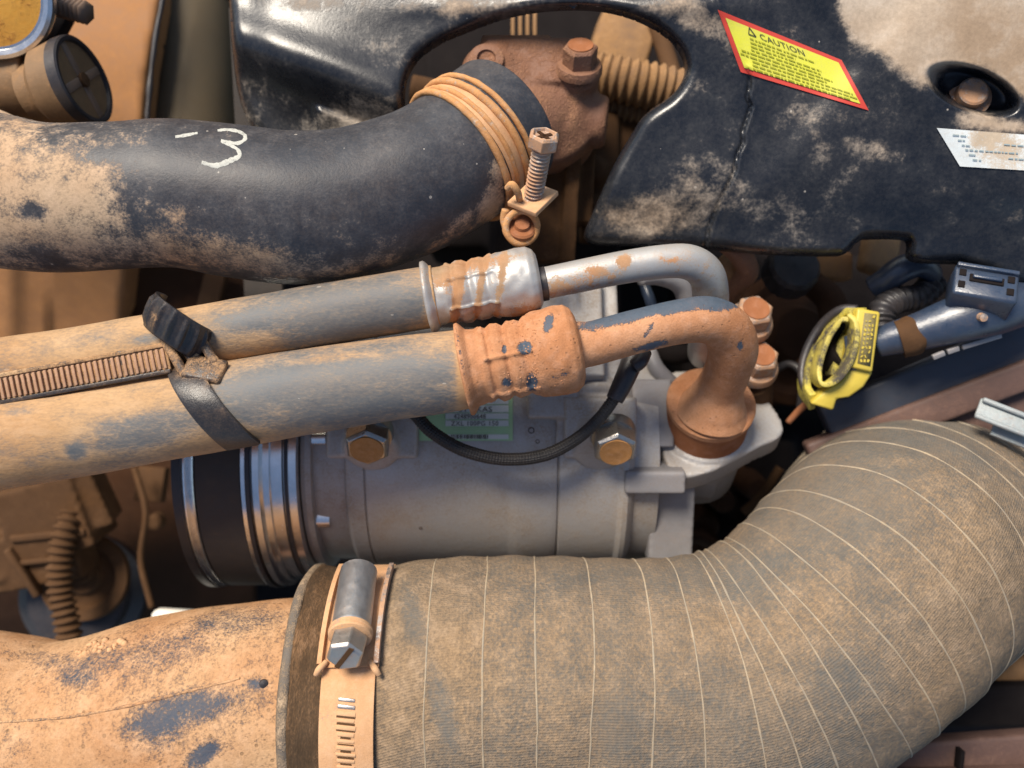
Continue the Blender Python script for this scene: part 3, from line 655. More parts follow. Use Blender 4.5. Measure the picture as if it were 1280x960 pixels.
lathe('ferrule', o0, ax1, ferrule_profile(L1, 46 * S0, 38 * S0, .006), M['silver'], ha, n=128, disp=fdisp(.4, 6, .0010), step=.0006, sharp=None,
      dust=stains(.30, [(572, 370, 6, 70, 8, .55), (600, 365, 5, 60, 8, .5), (625, 360, 5, 60, 8, .45), (555, 345, 20, 20, 0, .35), (590, 330, 60, 9, -10, .35), (650, 390, 20, 12, 0, .3), (655, 345, 16, 30, 0, -.25), (545, 385, 10, 20, 0, -.2)]))
lathe('black_collar', W(668, 357, 0), ax1, [(0, 20.5 * S0), (.0002, 21.5 * S0), (.0046, 21.5 * S0), (.0048, 20.5 * S0), (.0048, .001)], M['blackplastic'], ha, n=48)
p1 = [(672, 356, 0, 20), (720, 346, 0, 20.3), (780, 334, -1, 20.6), (830, 327, -2, 21), (862, 328, -4, 22), (882, 342, -9, 22.5), (888, 366, -17, 22.5), (886, 395, -30, 23), (884, 420, -46, 23), (884, 440, -62, 24)]
tube('metal_pipe', p1, M['silver'], ha, n=200, m=56, dust=stains(.22, [(780, 326, 13, 8, -10, .6), (745, 337, 18, 6, 10, .28), (720, 350, 60, 14, -8, .22), (835, 325, 16, 6, 0, .28), (700, 362, 30, 8, 0, .15), (880, 340, 40, 30, 0, .15)]))
hb = thing('refrigerant_hose', W(300, 505, 6), 'lower grey hose with orange dusted ferrule and pipe bending into the compressor', 'hose', G)
h2 = [(-60, 566, 10, 59), (0, 556, 9, 57), (100, 540, 8, 56), (200, 522, 7, 55), (300, 504, 6, 55), (420, 484, 6, 53), (585, 461, 6, 50)]
tube('rubber_hose', h2, M['achose'], hb, n=360, m=96, wobble=.0003, dust=stains(.78, [(445, 482, 180, 56, -8, -.76), (340, 470, 60, 30, -8, -.25), (585, 460, 14, 80, 0, .9), (190, 532, 80, 20, -8, -.6), (95, 563, 14, 12, 0, -.6), (170, 555, 60, 10, -8, -.35), (290, 500, 40, 40, 0, -.2), (300, 545, 60, 10, -8, .2), (25, 515, 20, 6, -8, -.3), (400, 450, 60, 6, -8, .35)]))
o0 = W(577, 462, 6); o1 = W(724, 433, 6); ax2 = (o1 - o0).normalized(); L2 = (o1 - o0).length
f_ob = lathe('ferrule', o0, ax2, ferrule_profile(L2, 57 * S0, 49.5 * S0, .008), M['orange'], hb, n=128, disp=fdisp(.1, 6, .0011), step=.0006, sharp=None,
      dust=stains(.95, [(657, 434, 9, 9, 0, -.95), (630, 437, 4, 6, 0, -.8), (665, 478, 8, 14, 0, -.8), (634, 478, 6, 6, 0, -.8), (645, 402, 8, 4, 0, -.6), (685, 405, 8, 14, 20, -.75), (700, 470, 18, 5, -20, -.45), (575, 440, 4, 60, -12, -.4), (700, 380, 14, 4, 0, -.3)]))
p2 = [(716, 433, 6, 33), (728, 431, 6, 29.5), (745, 428, 6, 28), (800, 413, 6, 27.5), (850, 402, 5, 28), (885, 400, 2, 29.5), (908, 412, -4, 31), (916, 436, -12, 31), (910, 462, -22, 29), (900, 485, -32, 30), (893, 505, -38, 40), (890, 515, -41, 46)]
tube('metal_pipe', p2, M['orange'], hb, n=260, m=72, wobble=.0002, dust=stains(.95, [(840, 380, 70, 14, -8, -.95), (765, 397, 50, 12, -14, -.75), (895, 380, 22, 10, 15, -.75), (812, 412, 4, 14, 35, -.7), (815, 432, 25, 5, -15, -.7), (925, 432, 5, 8, 0, -.6), (915, 380, 12, 5, 30, -.4)]))
ftree = bvh(*[(lambda o_: ([tuple(WL[o_] + v.co) for v in o_.data.vertices], [tuple(p.vertices) for p in o_.data.polygons]))(f_ob)][0])
cr = []
for k in range(150):
    u = random.choice((666, 668, 672, 640, 700, 655)) + random.gauss(0, 4); v = random.uniform(400, 492); h = cast(ftree, u, v, 0)
    if h: r = random.uniform(.00015, .00038); cr.append(lathemesh(h, (random.uniform(-.5, .5), random.uniform(-.5, .5), 1), [(-r, r), (0, r * 1.1), (r * .4, r * .6), (r * .5, .0001)], 6, random.random() * 6))
o = mk('mud_crust', *merge(*cr), M['orange'], hb, dust=1.0); o['kind'] = 'stuff'
PA = Vector((-.02, .60, .80)).normalized()
fc = W(889, 503, -42)
fl = lathe('pipe_flange', fc - PA * .003, PA, [(0, .0188), (.0028, .0190), (.0034, .0184), (.0034, .010)], M['orange'], hb, n=72, dust=1.1)
lathe('port_collar', fc - PA * .017, PA, [(0, .0182), (.0138, .0182)], M['orange_dull'], hb, n=72)

# ================================================================== CABLE TIE
ct = thing('cable_tie', W(250, 470, 25), 'black nylon cable tie binding the two grey hoses, ribbed tail to the left', 'cable tie')
H2w = catmull(pathw(h2), 300); i = on_path(H2w, 276, 508); c = H2w[i, :3]; T2 = H2w[i + 1, :3] - H2w[i - 1, :3]; T2 = Vector(T2).normalized(); rr = H2w[i, 3] + .0005
def band(name, c, T, rad, a0, a1, w, thick, mat, parent, slant=0, n=60, rf=None, dust=None, twist=0):
    N_ = Vector((0, 0, 1)); N_ = (N_ - N_.dot(T) * T).normalized(); B = T.cross(N_)      # B points to image up
    V = []; F = []
    for k in range(n):
        f = k / (n - 1); a = R(a0 + (a1 - a0) * f); d = N_ * math.cos(a) + B * math.sin(a); r = rad if rf is None else rad + rf(f)
        cc = Vector(c) + T * (-slant * math.sin(a))
        for (s, q) in ((-.5, 0), (-.5, thick), (-.42, thick * 1.25), (.42, thick * 1.25), (.5, thick), (.5, 0)): V.append(cc + T * (w * s) + d * (r + q))
    for k in range(n - 1):
        for s in range(6): a = k * 6 + s; b = k * 6 + (s + 1) % 6; F.append((a, b, b + 6, a + 6))
    F += [tuple(range(6)), tuple((n - 1) * 6 + s for s in range(6))]
    return mk(name, V, F, mat, parent, dust=dust, sharp=R(50))
tdust = stains(.0, [(245, 455, 40, 22, 0, .75), (268, 480, 10, 10, 0, .35), (275, 515, 10, 8, 0, .3), (270, 450, 20, 20, 0, .3)])
band('strap', c, T2, rr, -178, 62, .0125, .0014, M['tie'], ct, slant=-.0090, dust=tdust)
# curled ribbed end standing over the upper hose
CT = Vector((.80, -.55, .10)).normalized(); cc = W(232, 414, 14)
V = []; F = []; n = 70
Ud = Vector((.84, -.54, 0)).normalized(); wd = Vector((.42, .72, .30)).normalized(); ctr = W(222, 405, 15)
prof2 = [-.0068, -.0062, -.0040, 0, .0040, .0062, .0068]
n = 110
for k in range(n):
    f = k / (n - 1); a = R(205 - 220 * f); out = (Ud * math.cos(a) + Vector((0, 0, 1)) * math.sin(a)).normalized()
    c0 = ctr + Ud * (math.cos(a) * .0096) + Vector((0, 0, 1)) * (math.sin(a) * .0085) + Vector((0, -1, 0)) * (.0020 * f * f)
    rb_ = .0011 * max(0, math.cos(f * 2 * math.pi * 9))
    for s_ in prof2: V.append(c0 + wd * s_ + out * (.0013 + (rb_ if abs(s_) < .0060 else .0002) + .0008 * (1 - (s_ / .0068) ** 2)))
    for s_ in prof2[::-1]: V.append(c0 + wd * s_)
m_ = len(prof2) * 2
for k in range(n - 1):
    for s_ in range(m_): a = k * m_ + s_; b = k * m_ + (s_ + 1) % m_; F.append((a, b, b + m_, a + m_))
F += [tuple(range(m_)), tuple((n - 1) * m_ + s_ for s_ in range(m_))]
mk('ribbed_loop', V, F, M['tie'], ct, dust=stains(.08, [(192, 400, 8, 16, 0, .4)]), sharp=R(75))
# locking head: frame with window and pawl
hz = Vector((.15, .2, 1)).normalized(); hu = Vector((.55, -.83, .2)); hc = W(238, 440, 15)
hy = (hu - hu.dot(hz) * hz).normalized(); hx = hy.cross(hz)
hd = box('locking_head', hc - hx * .0055, hz, hu, (.0034, .0185, .007), M['tie'], ct, dust=.5, bev=.0010)
for (ox, oy, sx, sy, h) in ((.0055, 0, .0034, .0185, .007), (0, -.0080, .0120, .0035, .0065), (0, .0082, .0150, .0046, .0065), (0, .001, .0050, .0080, .0035)):
    box('head_frame', hc + hx * ox + hy * oy, hz, hu, (sx, sy, h), M['tie'], hd, dust=.55, bev=.0010)
box('neck', W(256, 462, 18), Vector((.05, .55, .8)), Vector((.2, 1, -.5)), (.0145, .0100, .0030), M['tie'], ct, dust=.5, bev=.0010)
# tail with ribs
tail0 = W(212, 447, 17); tail1 = W(-30, 492, 17); td = (tail1 - tail0).normalized(); tl = (tail1 - tail0).length
tz = Vector((0, -.05, 1)).normalized(); ty = tz.cross(td).normalized()
tb = box('tail', (tail0 + tail1) / 2, tz, ty, (tl, .0112, .0012), M['tie'], ct, dust=.62, bev=.0003)
for s in (-1, 1): box('tail_edge', (tail0 + tail1) / 2 + ty * (s * .0048) + tz * .0009, tz, ty, (tl, .0016, .0010), M['tie'], tb, dust=(.25 if s > 0 else .6), bev=.0003)
k = 0; M['ribs'] = dusty('orange_dusty_ribs', (.10, .08, .07), (.46, .28, .175), (.38, .21, .125), attr=False, bias=.75, rough=.8, s1=90, bump=.3)
rib_me = None
while .0016 + k * .00205 < tl:
    p = tail0 + td * (.0016 + k * .00205) + tz * .0010
    if rib_me is None:
        r0 = box('rib', p, tz, ty, (.0011, .0074, .0011), M['ribs'], tb, bev=.0002); rib_me = r0
    else:
        r_ = rib_me.copy(); COL.objects.link(r_); r_.location = rib_me.location + td * (k * .00205)
    k += 1

# ================================================================== COMPRESSOR
AY, AZ = 558, -100      # axis photo row and depth
aw = W(640, AY, AZ); SZ = sc(-.042)
def cx(u, z=-42): return (u - 640) * sc(z * .001)
cp = thing('compressor', Vector((cx(600), aw.y, aw.z)), 'silver grey cast air conditioning compressor with label, bolts and pulley', 'compressor')
def cyl(name, prof, mat, n=96, parent=cp, sharp=R(25)):
    o_ = Vector((0, aw.y, aw.z)); V, F = lathemesh(o_, (1, 0, 0), [(cx(u), r) for u, r in prof], n); return mk(name, V, F, mat, parent, sharp=sharp)
fbody = cyl('front_housing', [(374, .020), (376, .050), (380, .0535), (402, .0545), (428, .0545), (432, .0575), (436, .0582), (453.5, .0582), (455, .0573)], M['alu'])
body = cyl('main_body', [(455, .0573), (457, .0582), (520, .0586), (632, .0586), (637, .0590), (643, .0596), (648, .0598), (688, .0598), (696, .0590), (697.5, .0578)], M['alu'])
rear = cyl('rear_housing', [(697.5, .0578), (700, .0590), (705, .0593), (768, .0590), (773, .0592), (779, .0606), (785, .0606), (790, .0590), (795, .0560), (826, .0555), (830, .050), (834, .030)], M['alu'])
box('rib', Vector((cx(590), aw.y + .0475, aw.z + .0395)), (0, .75, .66), (0, 1, -.7), (cx(690) - cx(470), .004, .003), M['alu'], body, bev=.001)
# mounting ears: recessed pockets with bolts
BA = Vector((.02, -.62, .80)).normalized()
for (u, w_) in ((466, 125), (750, 100)):
    c = W(u, 552, -40)
    e = cast_body('mounting_ear', [boxmesh(c + Vector((0, .006, -.006)), (0, 0, 1), (0, 1, 0), (w_ * .31e-3, .026, .018)), lathemesh(c - BA * .02, BA, [(0, .0125), (.0255, .0118), (.0265, .0105)], 32),
                   lathemesh(c - BA * .02 + Vector((0, .012, -.002)), BA, [(0, .0130), (.0145, .0125), (.016, .0105)], 32)], M['alu'], cp, .0009, 5)
hexbolt(cp, W(462, 541, -30), BA, .0096, .0105, M['boltsteel'], M['boltface'], .0100, rot=.5)
hexbolt(cp, W(766, 543, -30), BA, .0092, .0110, M['boltsteel'], M['boltface'], .0098, rot=.5)
# upper ridge castings between the two pipes
cast_body('upper_casting', [boxmesh(W(712, 418, -52), (0, .35, 1), (0, 1, 0), (.028, .046, .02)), boxmesh(W(748, 418, -60), (0, .35, 1), (0, 1, 0), (.016, .044, .02)),
    boxmesh(W(735, 500, -52), (0, .15, 1), (.1, 1, 0), (.026, .045, .02)), boxmesh(W(690, 440, -50), (0, .15, 1), (0, 1, 0), (.022, .06, .016))], M['alu'], cp, .0009, 5)
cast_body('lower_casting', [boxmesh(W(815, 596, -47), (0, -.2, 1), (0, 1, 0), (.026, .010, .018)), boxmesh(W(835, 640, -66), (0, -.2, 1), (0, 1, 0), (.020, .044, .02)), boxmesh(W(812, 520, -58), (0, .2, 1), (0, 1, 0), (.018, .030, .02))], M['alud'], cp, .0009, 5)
# port block under the orange pipe
pb = [fc - PA * .0172]
poly = [(826, 470), (850, 462), (905, 462), (940, 478), (966, 505), (980, 530), (974, 545), (950, 556), (915, 575), (880, 590), (845, 592), (828, 560), (822, 510)]
PW = []
for (u, v) in smoothpoly(poly, n=4):      # intersect view ray with the tilted top plane of the block
    d = (W(u, v, 0) - Vector((0, 0, D))).normalized(); tt = (pb[0] - Vector((0, 0, D))).dot(PA) / d.dot(PA); PW.append(Vector((0, 0, D)) + d * tt)
cast_body('port_block', [extrude([p - PA * .0012 for p in PW[:]], -PA * .012), lathemesh(fc - PA * .055, PA, [(0, .0195), (.038, .0200), (.0385, .0185)], 64),
    boxmesh(W(845, 575, -70), PA, (0, 1, 0), (.034, .03, .02))], M['alu'], cp, .0009, 4)
for (u, v, r) in ((664, 537, 4), (528, 690, 3), (708, 590, 2), (600, 585, 2)):
    pass
# label
bt = bvh(*[ (lambda o_: ([tuple(WL[o_] + v.co) for v in o_.data.vertices], [tuple(p.vertices) for p in o_.data.polygons]))(body)][0])
GC = [(524, 470), (641, 470), (641, 551), (524, 551)]
g = mk('compressor_label', *quadgrid(GC, bt, .0004), M['st_green'], cp); g['label'] = 'green and white compressor label'
def sub(c, s0, q0, s1, q1): return [tuple(oncorners(c, s, q)) for s, q in ((s0, q0), (s1, q0), (s1, q1), (s0, q1))]
for (q0, q1) in ((.30, .435), (.45, .56), (.575, .665), (.685, .775), (.90, .975)):
    mk('white_field', *quadgrid(sub(GC, .28 if q0 < .8 else .20, q0, .955, q1), bt, .0007, 8, 2), M['st_white'], g)
decaltext('lettering', 'ST   KAS', GC, bt, .42, .550, .11, .85, M['ink'], g, .0010)
decaltext('lettering', '4248900648', GC, bt, .37, .658, .105, .60, M['ink'], g, .0010, 1.1)
decaltext('lettering', 'ZXL 100PG 150', GC, bt, .34, .766, .100, .70, M['ink'], g, .0010, 1.1)
bars('green_print', GC, bt, [(.80, .32, .84), (.84, .30, .80)], M['green_faint'], g, .0008, .02)
V = []; F = []; s = .34
while s < .74:
    w_ = random.choice((.006, .010, .016)); k = len(V)
    for (a_, b_) in ((s, .905), (s + w_, .905), (s + w_, .97), (s, .97)): p = oncorners(GC, a_, b_); V.append(cast(bt, p[0], p[1], .0010))
    F.append((k, k + 1, k + 2, k + 3)); s += w_ + random.choice((.006, .011))
mk('barcode', V, F, M['ink'], g, smooth=False)
# clutch pulley
o_ = Vector((0, aw.y - .002, aw.z))
def pcyl(name, prof, mat, parent): 
    V, F = lathemesh(o_, (1, 0, 0), [(cx(u, -34), r) for u, r in prof], 128); return mk(name, V, F, mat, parent, sharp=R(22))
pu = pcyl('pulley', [(208, .030), (209, .060), (212, .0645), (218, .0650), (220, .0630), (223, .0650), (229, .0655), (232, .0640), (240, .0655), (243, .0600), (296, .0600), (300, .0660), (306, .0660), (308, .0640), (312, .0640), (314, .0655), (322, .0655), (325, .0630), (333, .0630), (334, .0615), (348, .0615), (349, .0600), (352, .0600), (353, .0615), (366, .0615), (368, .040)], M['chrome'], cp)
pcyl('clutch_coil', [(366, .030), (368, .0560), (374, .0570), (381, .0565), (384, .052), (386, .02)], M['alu'], cp)
for k in range(2):
    a = R(8 - k * 42); p = Vector((cx(389, -36), aw.y + math.sin(a) * .052, aw.z + math.cos(a) * .052)); lathe('stud', p, (1, 0, 0), [(-.002, .004), (.004, .004), (.0045, .003), (.0045, .0001)], M['chrome'], cp, n=12)
for (a_, b_, r_) in ((213, 225, .0660), (305, 311, .0664), (351, 356, .0622)):
    pcyl('dark_reflection_ring', [(a_, r_ - .004), (a_ + .3, r_), (b_ - .3, r_), (b_, r_ - .004)], M['blackplastic'], cp)  # added black rings stand for dark reflections in the chrome
# belt wraps the pulley and runs off to the upper pulley
V = []; F = []; x0 = cx(241, -34); x1 = cx(299, -34); path = []
R0 = .0612
for k in range(60):
    a = R(-100 + 200 * k / 59); path.append((o_.y + math.sin(a) * R0, o_.z + math.cos(a) * R0, math.sin(a), math.cos(a)))
ya, za = path[-1][0], path[-1][1]
for k in range(1, 16): path.append((ya + k * .010, za - k * .0035 - .0, .33, .94) if False else (ya + k * .010, za + k * .0018, .2, .98))
pf = [(0, 0), (0, .0034), (.02, .0040), (.98, .0040), (1, .0034), (1, 0)]
for (y_, z_, ny_, nz_) in path:
    for (s, h) in pf: V.append((x0 + (x1 - x0) * s, y_ + ny_ * h, z_ + nz_ * h))
for k in range(len(path) - 1):
    for s in range(6): a = k * 6 + s; b = k * 6 + (s + 1) % 6; F.append((a, b, b + 6, a + 6))
o = mk('drive_belt', V, F, M['belt'], sharp=R(50)); setp(o, 'dark flat rubber belt running over the chrome compressor pulley', 'belt')

# braided cable
o = thing('sensor_cable', W(650, 570, -10), 'thin black braided cable looping below the two hoses over the compressor', 'cable')
tube('cable', [(500, 500, -22, 8), (520, 519, -20, 8), (540, 540, -18, 8.2), (580, 563, -17, 8.2), (630, 574, -17, 8), (680, 569, -17, 8), (720, 549, -17, 7.8), (750, 522, -17, 7.6), (772, 492, -18, 7.6)], M['cable'], o, n=300, m=24, disp=lambda s, t_, r, L: .00012 * np.sin(s / .0012 * 6.28 + 3 * t_))
tube('cable_boot', [(768, 500, -18, 11), (776, 484, -18, 12.5), (786, 462, -19, 13.5), (795, 438, -22, 14)], M['blackplastic'], o, n=30, m=28)
tube('cable_clip', [(792, 458, -15, 9), (800, 452, -15, 9.5), (806, 440, -18, 9)], M['blackplastic'], o, n=16, m=20)

# ================================================================== BIG FABRIC HOSE, DUCT and CLAMPS
bh = thing('intake_hose', W(800, 840, -30), 'huge grey tan fabric wrapped hose sweeping across the bottom to the right', 'hose')
big = [(393, 868, -22, 144), (402, 868, -22, 145), (418, 867, -22, 147), (455, 864, -22, 146), (500, 860, -22, 152), (560, 858, -22, 157), (700, 858, -22, 160), (820, 862, -22, 162), (915, 852, -22, 162), (990, 818, -22, 162), (1050, 770, -24, 163), (1097, 722, -34, 165), (1128, 690, -56, 167), (1146, 668, -86, 167), (1156, 655, -120, 164)]
def bigd(s, t_, r, L): return .0003 * np.sin(s / .019 * 6.28) + .0004 * np.sin(3 * t_ + s * 60)
fdust = stains(.36, [(500, 830, 110, 170, 0, .42), (640, 850, 120, 90, 0, .10), (770, 900, 30, 50, 10, -.45), (850, 870, 20, 10, 0, -.35), (1030, 590, 110, 70, -30, -.75), (1170, 545, 80, 30, 10, -.5), (1080, 640, 80, 60, 0, -.25), (900, 720, 120, 40, 0, -.25), (1240, 720, 60, 90, 0, .28), (1180, 860, 60, 120, 40, .15), (518, 775, 14, 40, -15, -.9), (550, 880, 14, 60, -15, -.8), (1110, 575, 30, 12, 0, .4), (1050, 585, 40, 5, 0, .3), (1060, 820, 60, 60, 0, -.15)])
bho = tube('fabric_tube', big, M['fabric'], bh, n=520, m=200, disp=bigd, wobble=.0009, wf=40, dust=fdust)
BW = catmull(pathw(big), 2000); arcs = np.concatenate([[0], np.cumsum(np.linalg.norm(np.diff(BW[:, :3], axis=0), axis=1))])
TB, NB, BB = frames(BW[:, :3])
bV, bF = o_b[bho]; bt2 = bvh(bV, bF)
s = .050; kk = 0
thread_src = None
while s < arcs[-1] - .004:
    i = int(np.searchsorted(arcs, s)); i = min(i, 1999); c = BW[i, :3]
    V = []; F = []; m_ = 150; ph = random.random() * 6
    for k in range(m_):
        a = 2 * math.pi * k / m_; d = NB[i] * math.cos(a) + BB[i] * math.sin(a)
        h, nn, ii, dd = bt2.ray_cast(Vector(c), Vector(d), .2)
        rad = (h - Vector(c)).length if h else BW[i, 3]
        jj = .00035 * math.sin(3 * a + ph) + .0005 * mnoise.noise(Vector((a * 2.5, kk * 3.1, 0)))
        q = Vector(c) + Vector(d) * rad + Vector(TB[i]) * jj; w_ = .00036 + .00024 * mnoise.noise(Vector((a * 9, kk * 5.3, 1)))
        for (e, f) in ((-1, -.0002), (-.5, w_ * .75), (.5, w_ * .75), (1, -.0002)): V.append(q + Vector(TB[i]) * (e * w_ * 1.1) + Vector(d) * f)
    for k in range(m_):
        for e in range(3): a = k * 4 + e; b = ((k + 1) % m_) * 4 + e; F.append((a, b, b + 1, a + 1))
    mk('wrap_thread', V, F, M['thread'], bh); s += random.uniform(.0175, .0215) if s < .15 else random.uniform(.0085, .0130); kk += 1
# flared fabric lip left of the clamp
Lc = W(393, 868, -22); LA = Vector((1, .02, 0)).normalized(); rb = 152 * sc(-.022)
def ldisp(h, t_): return .0010 * math.sin(2 * t_ + h * 40) + .0006 * math.sin(7 * t_)
lathe('frayed_lip', Lc, LA, [(-.0005, rb * .90), (-.0022, rb * 1.005), (-.0010, rb * 1.04), (.0010, rb * 1.045), (.0020, rb * 1.03)], M['lip'], bh, n=120, disp=ldisp, step=.0008, sharp=None)
lathe('lip_liner', Lc, LA, [(.0018, rb * 1.035), (.0040, rb * 1.025), (.0080, rb * 1.012), (.0120, rb * 1.006), (.016, rb * 1.0)], M['liner'], bh, n=120, disp=lambda h, t_: .0008 * math.sin(2 * t_ + h * 40) + .0004 * math.sin(11 * t_), step=.0008, sharp=None)

du = thing('air_duct', W(180, 900, -20), 'orange dusted duct with bluish bare patches entering the fabric hose at lower left', 'duct')
dp = [(-90, 905, -22, 120), (-10, 912, -21, 116), (50, 925, -20, 118), (110, 922, -20, 122), (190, 908, -20, 133), (270, 896, -20, 134), (340, 888, -20, 134), (420, 880, -21, 132)]
ddust = stains(.88, [(235, 885, 70, 22, -14, -.72), (190, 920, 40, 26, 0, -.42), (252, 945, 24, 12, -35, -.9), (200, 815, 130, 26, -12, -.26), (60, 826, 45, 14, 10, -.25), (320, 855, 14, 6, 0, -.7), (95, 850, 25, 10, 0, -.3), (20, 930, 20, 30, 0, -.2), (290, 775, 60, 16, -5, -.25)])
duo = tube('duct_wall', dp, M['duct'], du, n=360, m=170, wobble=.0008, wf=50, dust=ddust)
dt = bvh(*o_b[duo])
# raised moulding line and crust on the duct
V = []
P = catmull([(0, 903, 0, 1), (80, 897, 0, 1), (160, 883, 0, 1), (230, 866, 0, 1), (300, 848, 0, 1)], 60)
pp = []
for q in P:
    h = cast(dt, q[0], q[1], 0); pp.append((h.x, h.y, h.z - .0002, .0006))
V, F, att = tubemesh(pp, n=120, m=8, world=True, wobble=.0003, wf=300); mk('mould_line', V, F, M['duct'], du, dust=.7)
cr = []
for k in range(26):
    u = random.uniform(95, 160); v = 812 - (u - 95) * .18 + random.uniform(-4, 10); h = cast(dt, u, v, 0)
    if h: r = random.uniform(.0006, .0014); cr.append(lathemesh(h, (random.uniform(-.5, .5), random.uniform(-.5, .5), 1), [(-r, r), (0, r * 1.1), (r * .5, r * .6), (r * .6, .0001)], 7, random.random() * 6))
o = mk('mud_crust', *merge(*cr), M['band'], du); o['kind'] = 'stuff'
lathe('nub', cast(dt, 330, 855, 0), (.3, .2, 1), [(-.001, .0018), (.0005, .0015), (.0008, .0001)], M['blackplastic'], du, n=14)

# worm drive clamp
wm = thing('worm_clamp', W(432, 860, 20), 'orange dusted slotted worm drive clamp with bright screw barrel', 'hose clamp', 'worm drive clamps on the fabric hose')
bc = W(462, 866, -22); rbnd = 150 * sc(-.022) + .0012
def cw(a): return Vector((0, math.sin(R(a)), math.cos(R(a))))
def flatband(name, c, r, a0, a1, w, th_, mat, parent, n=90, off=0, lipend=0, sl=0.02):
    V = []; F = []; X = Vector((1, sl, 0)).normalized()
    for k in range(n):
        a = a0 + (a1 - a0) * k / (n - 1); d = cw(a)
        for (s, q) in ((-.5, 0), (-.5, th_), (-.46, th_ + .0002), (.46, th_ + .0002), (.5, th_), (.5, 0)): V.append(Vector(c) + X * (w * s + off) + d * (r + q))
    for k in range(n - 1):
        for s in range(6): a = k * 6 + s; b = k * 6 + (s + 1) % 6; F.append((a, b, b + 6, a + 6))
    F += [tuple(range(6)), tuple((n - 1) * 6 + s for s in range(6))]
    return mk(name, V, F, mat, parent, sharp=R(40))
flatband('band', bc, rbnd, -180, 180, .0190, .0008, M['band'], wm)
sd = flatband('saddle', bc, rbnd + .0012, 29, 84, .0215, .0010, M['band'], wm)
for s in (-1, 1): flatband('saddle_edge', bc, rbnd + .002, 30, 82, .0018, .0026, M['steel_dirty'] if s > 0 else M['band'], sd, off=s * .0100)
# screw barrel lying straight across the band, its head toward the bottom
def ap(a, r): return Vector(bc) + cw(a) * r
mid = ap(54, rbnd + .0062); tdir = Vector((.04, -math.cos(R(54)), math.sin(R(54)))).normalized()
b0 = mid + tdir * .0135; b1 = mid - tdir * .0150; bd = tdir
lathe('screw_barrel', b1, tdir, [(0, .0062), (.0006, .0070), (.0010, .0070), (.0275, .0070), (.0285, .0066)], M['barrel'], wm, n=56, step=.001, disp=lambda h, t_: .00012 * mnoise.noise(Vector((math.cos(t_) * 4, math.sin(t_) * 4, h * 300))))
lathe('barrel_collar', b0, bd, [(-.0014, .0066), (-.0004, .0078), (.0008, .0080), (.0014, .0074), (.0018, .0078), (.0026, .0076), (.0032, .0062)], M['band'], wm, n=40)
hx_ax = (bd + Vector((-.10, 0, .22))).normalized()
V, F = lathemesh(b0 + bd * .0024, hx_ax, [(0, .0060), (.0008, .0068), (.0085, .0068), (.0098, .0060), (.0098, .0001)], 6, .2); hh = bevel(mk('screw_head', V, F, M['steel'], wm, sharp=R(20)), .0005)
x_, y_, z_ = basis(hx_ax); V, F = boxmesh(b0 + bd * .0024 + hx_ax * .0096, hx_ax, y_ + x_ * .7, (.0018, .0110, .0009)); mk('screw_slot', V, F, M['brown_mid'], hh, smooth=False)
for s in (-1, 1): tube('saddle_curl', [(*(ap(31, rbnd + .003) + Vector((s * .0078, 0, 0))), .0010), (*(ap(28, rbnd + .0042) + Vector((s * .0098, 0, 0))), .0012), (*(ap(26, rbnd + .0028) + Vector((s * .0112, 0, 0))), .0009)], M['band'], wm, n=14, m=14, world=True)
k = 0; slot_src = None
for a in np.arange(17, -34, -2.6):
    d = cw(a); p = ap(a, rbnd + .0010)
    V, F = boxmesh(p, d, Vector((0, math.cos(R(a)), -math.sin(R(a)))) + Vector((.10, 0, 0)), (.0072 * random.uniform(.82, 1.05), .0014 * random.uniform(.7, 1.25), .0008 * random.uniform(.6, 1.1))); bevel(mk('band_slot', V, F, M['band'] if k > 1 else M['steel'], wm), .0003)
    V, F = boxmesh(p - Vector((0, .0011, 0)), d, Vector((0, math.cos(R(a)), -math.sin(R(a)))) + Vector((.10, 0, 0)), (.0070 * random.uniform(.5, 1), .0008 * random.uniform(.3, 1), .00045)); mk('slot_recess', V, F, M['brown_mid'], wm, smooth=False); k += 1

# second clamp at the right end of the hose
w2 = thing('worm_clamp', W(1250, 525, 5), 'pale blue galvanised clamp end at the right edge of the photo above the fabric hose', 'hose clamp', 'worm drive clamps on the fabric hose')
cz = Vector((-.05, .1, 1)).normalized()
CZ2 = Vector((-.15, .35, 1)).normalized(); CU2 = Vector((.40, .9, 0))
box('clamp_tab', W(1262, 524, -30), CZ2, CU2, (.0260, .0085, .0015), M['bluesilver'], w2, bev=.0005)
for s in (-1, 1): box('tab_edge', W(1262 + s * 5, 524 - s * 10, -29), CZ2, CU2, (.0250, .0022, .0020), M['bluesilver'], w2, bev=.0008)
box('clamp_band', W(1292, 556, -32), CZ2, CU2, (.034, .006, .0015), M['bluesilver'], w2, bev=.0004)

